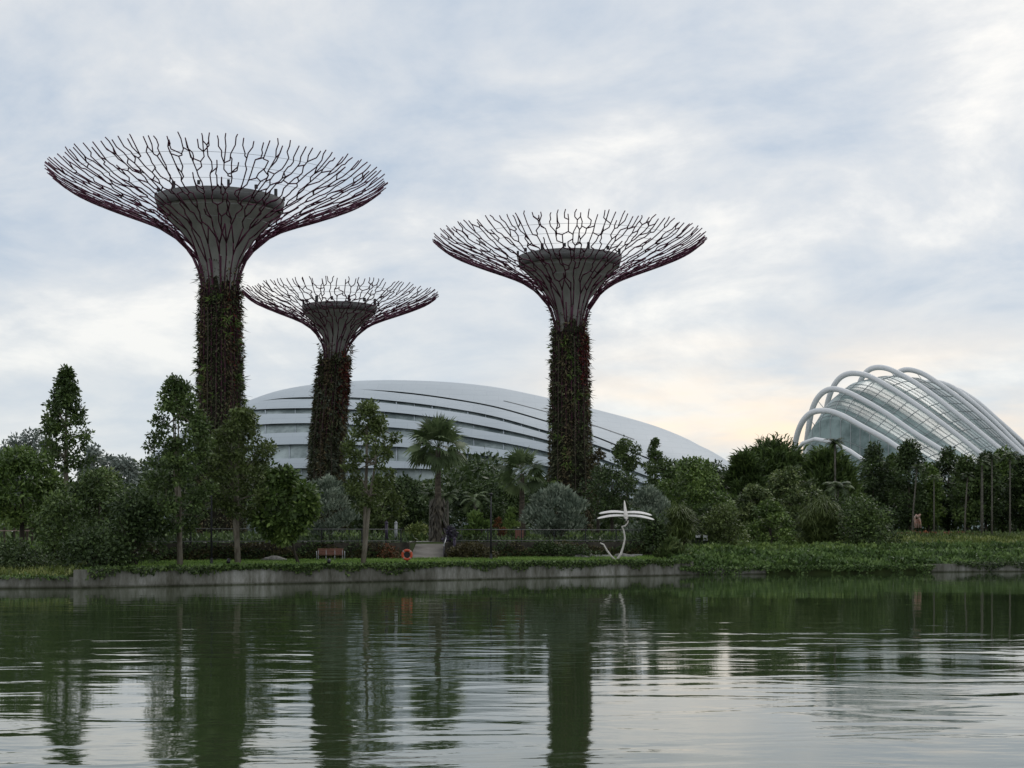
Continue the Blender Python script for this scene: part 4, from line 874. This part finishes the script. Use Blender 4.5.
# ------------------------------------------------------------------ small objects
def bench():
    X, Y, z = ground_at(330.5, 100); r = empty('park_bench', 'reddish timber bench with pale metal legs on the lawn', 'bench', (X, Y, z), R(6))
    w = .88
    for i in range(4):
        mb = MB(); mb.box((0, -.06-.12*i, .44), (2*w, .10, .035)); mb.build('seat_slat', M['wood'], r)
    for i in range(4):
        mb = MB(); mb.box((0, .11+.03*i, .52+.105*i), (2*w, .03, .09), rx=R(-14)); mb.build('back_slat', M['wood'], r)
    for sx in (-w+.06, -.3, .3, w-.06):
        mb = MB(); mb.tube([(sx, -.46, .0), (sx, -.45, .40), (sx, .02, .40)], .028, 6); mb.tube([(sx, .16, 0), (sx, .06, .40), (sx, .23, .88)], .028, 6); mb.build('leg', M['grey'], r)
    for sx in (-w-.06, w+.09):
        mb = MB(); mb.tube([(sx, -.48, 0), (sx, -.48, .62), (sx, -.38, .68), (sx, .05, .68), (sx, .14, .60), (sx, .18, 0)], .028, 6); mb.build('armrest', M['grey'], r)
bench()
def lifebuoy():
    X, Y, z = ground_at(407, 97.2); r = empty('lifebuoy_stand', 'orange ring buoy on a short dark post at the lawn edge', 'lifebuoy', (X, Y, z))
    mb = MB(); mb.box((0, .09, .42), (.09, .07, .84)); mb.box((0, .09, .02), (.3, .3, .04)); mb.box((0, .045, .62), (.34, .03, .30)); mb.build('post', M['dark'], r)
    mb = MB(); n, m_ = 32, 10; R0, r0 = .30, .085
    vs = [((R0+r0*math.cos(b))*math.cos(a), r0*.8*math.sin(b)-.03, .62+(R0+r0*math.cos(b))*math.sin(a)) for a in np.linspace(0, 2*math.pi, n, endpoint=False) for b in np.linspace(0, 2*math.pi, m_, endpoint=False)]
    mb.add(vs, [(i*m_+j, ((i+1) % n)*m_+j, ((i+1) % n)*m_+(j+1) % m_, i*m_+(j+1) % m_) for i in range(n) for j in range(m_)], 0, True); rg = mb.build('ring', M['orange'], r)
    for k in range(4):
        a = math.pi/4+k*math.pi/2; mb = MB(); vs = []
        for q in (a-.13, a+.13):
            for b in np.linspace(0, 2*math.pi, m_, endpoint=False): vs.append(((R0+(r0+.006)*math.cos(b))*math.cos(q), (r0*.8+.006)*math.sin(b)-.03, .62+(R0+(r0+.006)*math.cos(b))*math.sin(q)))
        mb.add(vs, [(j, (j+1) % m_, m_+(j+1) % m_, m_+j) for j in range(m_)], 0, True); mb.build('band', M['rail'], rg)
lifebuoy()
def dragonfly():
    d = 108.0; X, Y, z = ground_at(616, d); u = d/F_PX; z = float(z); r = empty('dragonfly_sculpture', 'white dragonfly sculpture perched on a bent twig at the lawn edge', 'sculpture', (X, Y, z))
    q = lambda px, py, dy=0: Vector(((px-616)*u, dy, zat(py, d)-z))
    mb = MB()
    mb.tube([q(617, 560), q(621, 554, .05), (q(623.5, 546, .1)), q(625, 538, .05), q(623.5, 530), q(622, 526.5, -.05), q(625, 526, -.1), q(627.5, 523, -.1), q(628, 520.5)], [.11, .09, .075, .07, .06, .075, .06, .055, .055], 7)
    mb.tube([q(615.5, 560.5), q(611, 556, -.1), q(606.5, 550, -.2), q(603.5, 544.5, -.2), q(600, 543, -.25)], [.09, .075, .07, .06, .05], 7)
    mb.build('twig', M['bronze'], r)
    mb = MB(); mb.tube([q(625.3, 500.5, .9), q(625.4, 505, .62), q(625.6, 510, .3), q(625.7, 514, .05), q(625.8, 517, -.12), q(626, 519, -.22)], [.03, .08, .11, .16, .19, .11], 10); b = mb.build('body', M['bronze'], r)
    mb = MB(); mb.tube([q(625.8, 518, -.22), q(626, 519.6, -.3), q(626.1, 521, -.33)], [.10, .16, .07], 10); hd = mb.build('head', M['bronze'], r)
    for sx in (-1, 1):
        mb = MB(); bm_ = bmesh.new(); bmesh.ops.create_icosphere(bm_, subdivisions=2, radius=.085); c = q(626.1, 520)+Vector((sx*.12, -.36, .03))
        mb.add([v.co+c for v in bm_.verts], [[v.index for v in f.verts] for f in bm_.faces], 0, True); bm_.free(); mb.build('eye', M['dark'], hd)
    def wing(root, tip, wv):
        # blade between root and tip, rounded, a few cm thick with raised veins
        ax = tip-root; mb = MB(); N = 14; top, bot = [], []
        for i in range(N+1):
            t = i/N; w = wv*(.30+.7*math.sin(math.pi*min(1, .12+.80*t))**.6)*(1 if t < .9 else math.sqrt(max(.02, 1-((t-.9)/.1)**2))); c = root+ax*t+Vector((0, 0, .10*math.sin(t*math.pi)))
            e = Vector((0, .82, .5)); top.append([c+e*w*f+Vector((0, -.02, .025*(1-abs(f)*.8))) for f in (-.5, -.2, .2, .5)]); bot.append([c+e*w*f-Vector((0, -.02, .02)) for f in (-.5, -.2, .2, .5)])
        mb.grid(top); mb.grid(bot[::-1])
        for side in (0, 3): mb.add([p for i in range(N+1) for p in (top[i][side], bot[i][side])], [(2*i, 2*i+1, 2*i+3, 2*i+2) for i in range(N)])
        mb.add([*top[-1], *bot[-1]], [(0, 1, 5, 4), (1, 2, 6, 5), (2, 3, 7, 6)])
        mb.build('wing', M['wing'], r)
    wing(q(624.8, 512.3, .12), q(599, 513.6, .25), .33); wing(q(626.6, 512.3, .12), q(652.3, 515.3, .25), .33)
    wing(q(624.8, 515.6, -.02), q(597, 518.6, -.25), .33); wing(q(626.6, 515.6, -.02), q(654, 519.8, -.25), .33)
dragonfly()
def lamp_pole(label, px, d, top):
    X, Y, z = ground_at(px, d); r = empty('lamp_pole', label, 'lamp pole', (X, Y, z)); H = zat(top, d)-z
    mb = MB(); mb.tube([(0, 0, 0), (0, 0, H*.5), (0, 0, H)], [.075, .06, .045], 8); mb.build('pole', M['dark'], r)
    mb = MB(); mb.lathe([(.01, 0), (.17, 0), (.17, .05), (.09, .10), (.09, .45), (.07, .5)], 10); mb.build('foot', M['dark'], r)
    mb = MB(); mb.tube([(0, 0, H), (0, 0, H+.1)], [.06, .09], 8); mb.lathe([(.01, 0), (.16, .02), (.15, .10), (.02, .16)], 12, c=(0, 0, H+.08)); mb.build('lamp_head', M['dark'], r)
lamp_pole('thin dark lamp pole on the lawn between the two tall left trees', 211.5, 90.5, 484)
lamp_pole('thin dark lamp pole right of the ramp between the fan palms', 491, 105.6, 496)
def spot(label, px, d):
    X, Y, z = ground_at(px, d); r = empty('ground_spotlight', label, 'spotlight', (X, Y, z))
    mb = MB(); mb.tube([(0, 0, 0), (0, 0, .22)], .03, 6); mb.box((0, 0, .02), (.2, .2, .04)); mb.build('stake', M['dark'], r)
    mb = MB(); mb.tube([(0, -.12, .22), (0, .02, .30), (0, .16, .40)], [.12, .12, .10], 10); mb.build('housing', M['dark'], r)
spot('small black ground spotlight on the lawn left of the bench', 228.5, 90.5); spot('small black ground spotlight on the grass in front of the bench', 329, 92.5)
def rock(label, px, d, w, h, seed):
    X, Y, z = ground_at(px, d); nr = np.random.default_rng(seed); bm_ = bmesh.new(); bmesh.ops.create_icosphere(bm_, subdivisions=3, radius=1)
    for v in bm_.verts:
        n_ = 1+.10*math.sin(v.co.x*4+seed)*math.cos(v.co.y*3)+.05*math.sin(v.co.z*9+v.co.x*7); v.co *= n_; v.co = Vector((v.co.x*w, v.co.y*w*.7, (v.co.z+.35)*h/1.35 if v.co.z > -.35 else 0))
    mb = MB(); mb.add([v.co for v in bm_.verts], [[v.index for v in f.verts] for f in bm_.faces], 0, True); bm_.free(); tag(mb.build('boulder', M['rock'], None, (X, Y, z-.05)), label, 'boulder')
rock('flat grey boulder on the lawn left of the bench under the leafy tree', 274, 98.5, .95, .42, 1)
rock('flat grey boulder on the lawn below the big silver bush', 580, 112.5, .85, .38, 2)
rock('flat grey boulder right behind the dragonfly twig', 624, 115.0, .95, .42, 3)
rock('tiny pale stone on the lawn below the silver bush', 548, 112, .3, .14, 4)
def slab(label, px0, px1, d):
    X0, X1 = at(px0, d), at(px1, d); z = float(gz((X0+X1)/2, d)); mb = MB(); mb.box(((0), 0, .10), (X1-X0, .5, .20)); mb.box((0, .02, .215), (X1-X0+.06, .54, .03))
    tag(mb.build('stone_kerb', M['path'], None, ((X0+X1)/2, d, z)), label, 'kerb')
slab('short pale stone kerb left of the dragonfly twig', 590, 611, 114.5); slab('short pale stone kerb right of the dragonfly twig', 632, 642, 117.5)
def board(label, px, d, w, top, bot):
    X, Y, z = ground_at(px, d); r = empty('notice_board', label, 'board', (X, Y, z)); u = d/F_PX; a, b = zat(bot, d)-z, zat(top, d)-z
    mb = MB(); mb.box((0, 0, (a+b)/2), (w*u, .06, b-a)); mb.box((0, 0, b+.02), (w*u+.06, .1, .04)); mb.build('panel', M['whitep'], r)
    for sx in (-.4, .4):
        mb = MB(); mb.box((sx*w*u, .05, a/2+.05), (.05, .05, a+.1)); mb.build('leg', M['dark'], r)
board('larger white panel on posts at the top of the vine bank', 705.5, 124, 4.2, 535.5, 540.5)
board('smaller white panel left of the larger one on the vine bank', 698, 124.5, 4.5, 535.5, 537.5)
def left_rail():
    X, Y, z = ground_at(17, 104); u = 104/F_PX; r = empty('garden_rail', 'pinkish horizontal rail on dark posts at the left edge', 'rail', (X, Y, z)); zr = zat(530.7, 104)-z
    mb = MB(); mb.box((0, 0, zr), (34*u, .07, .06)); mb.build('rail', M['rail'], r)
    for x in (-13, -3, 10, 15):
        mb = MB(); mb.box((x*u, .06, zr*.5), (.14, .1, zr+.4)); mb.build('post', M['barkd'], r)
left_rail()
def cabinet():
    X, Y, z = ground_at(519.5, 118); r = empty('terrace_cabinet', 'low brown cabinet on the terrace left of the big silver bush', 'cabinet', (X, Y, z)); u = 118/F_PX
    h = zat(529, 118)-z; mb = MB(); mb.box((0, 0, h*.52), (9.5*u, .5, h*.96)); mb.build('body', M['barkd'], r)
    mb = MB(); mb.box((0, 0, h*1.02), (10.5*u, .6, .05)); mb.build('top', M['barkd'], r)
    for sx in (-.22, .22):
        mb = MB(); mb.box((sx*9.5*u, -.262, h*.52), (4.2*u, .02, h*.8)); mb.build('door', M['wood'], r)
cabinet()
def bollards():
    for px, d, lab in ((396, 108.5, 'pale grey post at the top left of the ramp'), (386.5, 106.5, 'dark violet post left of the pale grey one beside the ramp'), (454.5, 108, 'dark violet post in the purple shrub right of the ramp')):
        X, Y, z = ground_at(px, d); r = empty('gate_post', lab, 'post', (X, Y, z)); m = M['grey'] if 'grey post' in lab and 'violet' not in lab else M['violet']
        mb = MB(); mb.tube([(0, 0, 0), (0, 0, 1.45)], .11, 10); mb.build('shaft', m, r); mb = MB(); mb.lathe([(.13, 0), (.13, .06), (.06, .12), (.01, .2)], 10, c=(0, 0, 1.45)); mb.build('cap', m, r)
bollards()
def animal():
    X, Y, z = ground_at(917, 168); u = 168/F_PX; r = empty('garden_sculpture', 'small pale pink arched sculpture among the red flowers', 'sculpture', (X, Y, z))
    q = lambda px, py, dy=0: Vector(((px-917)*u, dy, zat(py, 168)-z))
    mb = MB(); mb.tube([q(915, 528), q(914.6, 521), q(914.8, 517), q(916, 515.3), q(918.2, 517), q(920, 521), q(921, 528)], [.07, .09, .12, .15, .15, .12, .08], 9); mb.build('body', M['pinks'], r)
    mb = MB(); mb.tube([q(918, 517.5), q(919.3, 515.3), q(920.2, 514.4, -.1)], [.2, .14, .09], 8); mb.build('head', M['pinks'], r)
    for px_ in (917, 919.4):
        mb = MB(); mb.tube([q(px_, 519, .3), q(px_-.3, 528, .3)], [.14, .10], 7); mb.build('leg', M['pinks'], r)
animal()
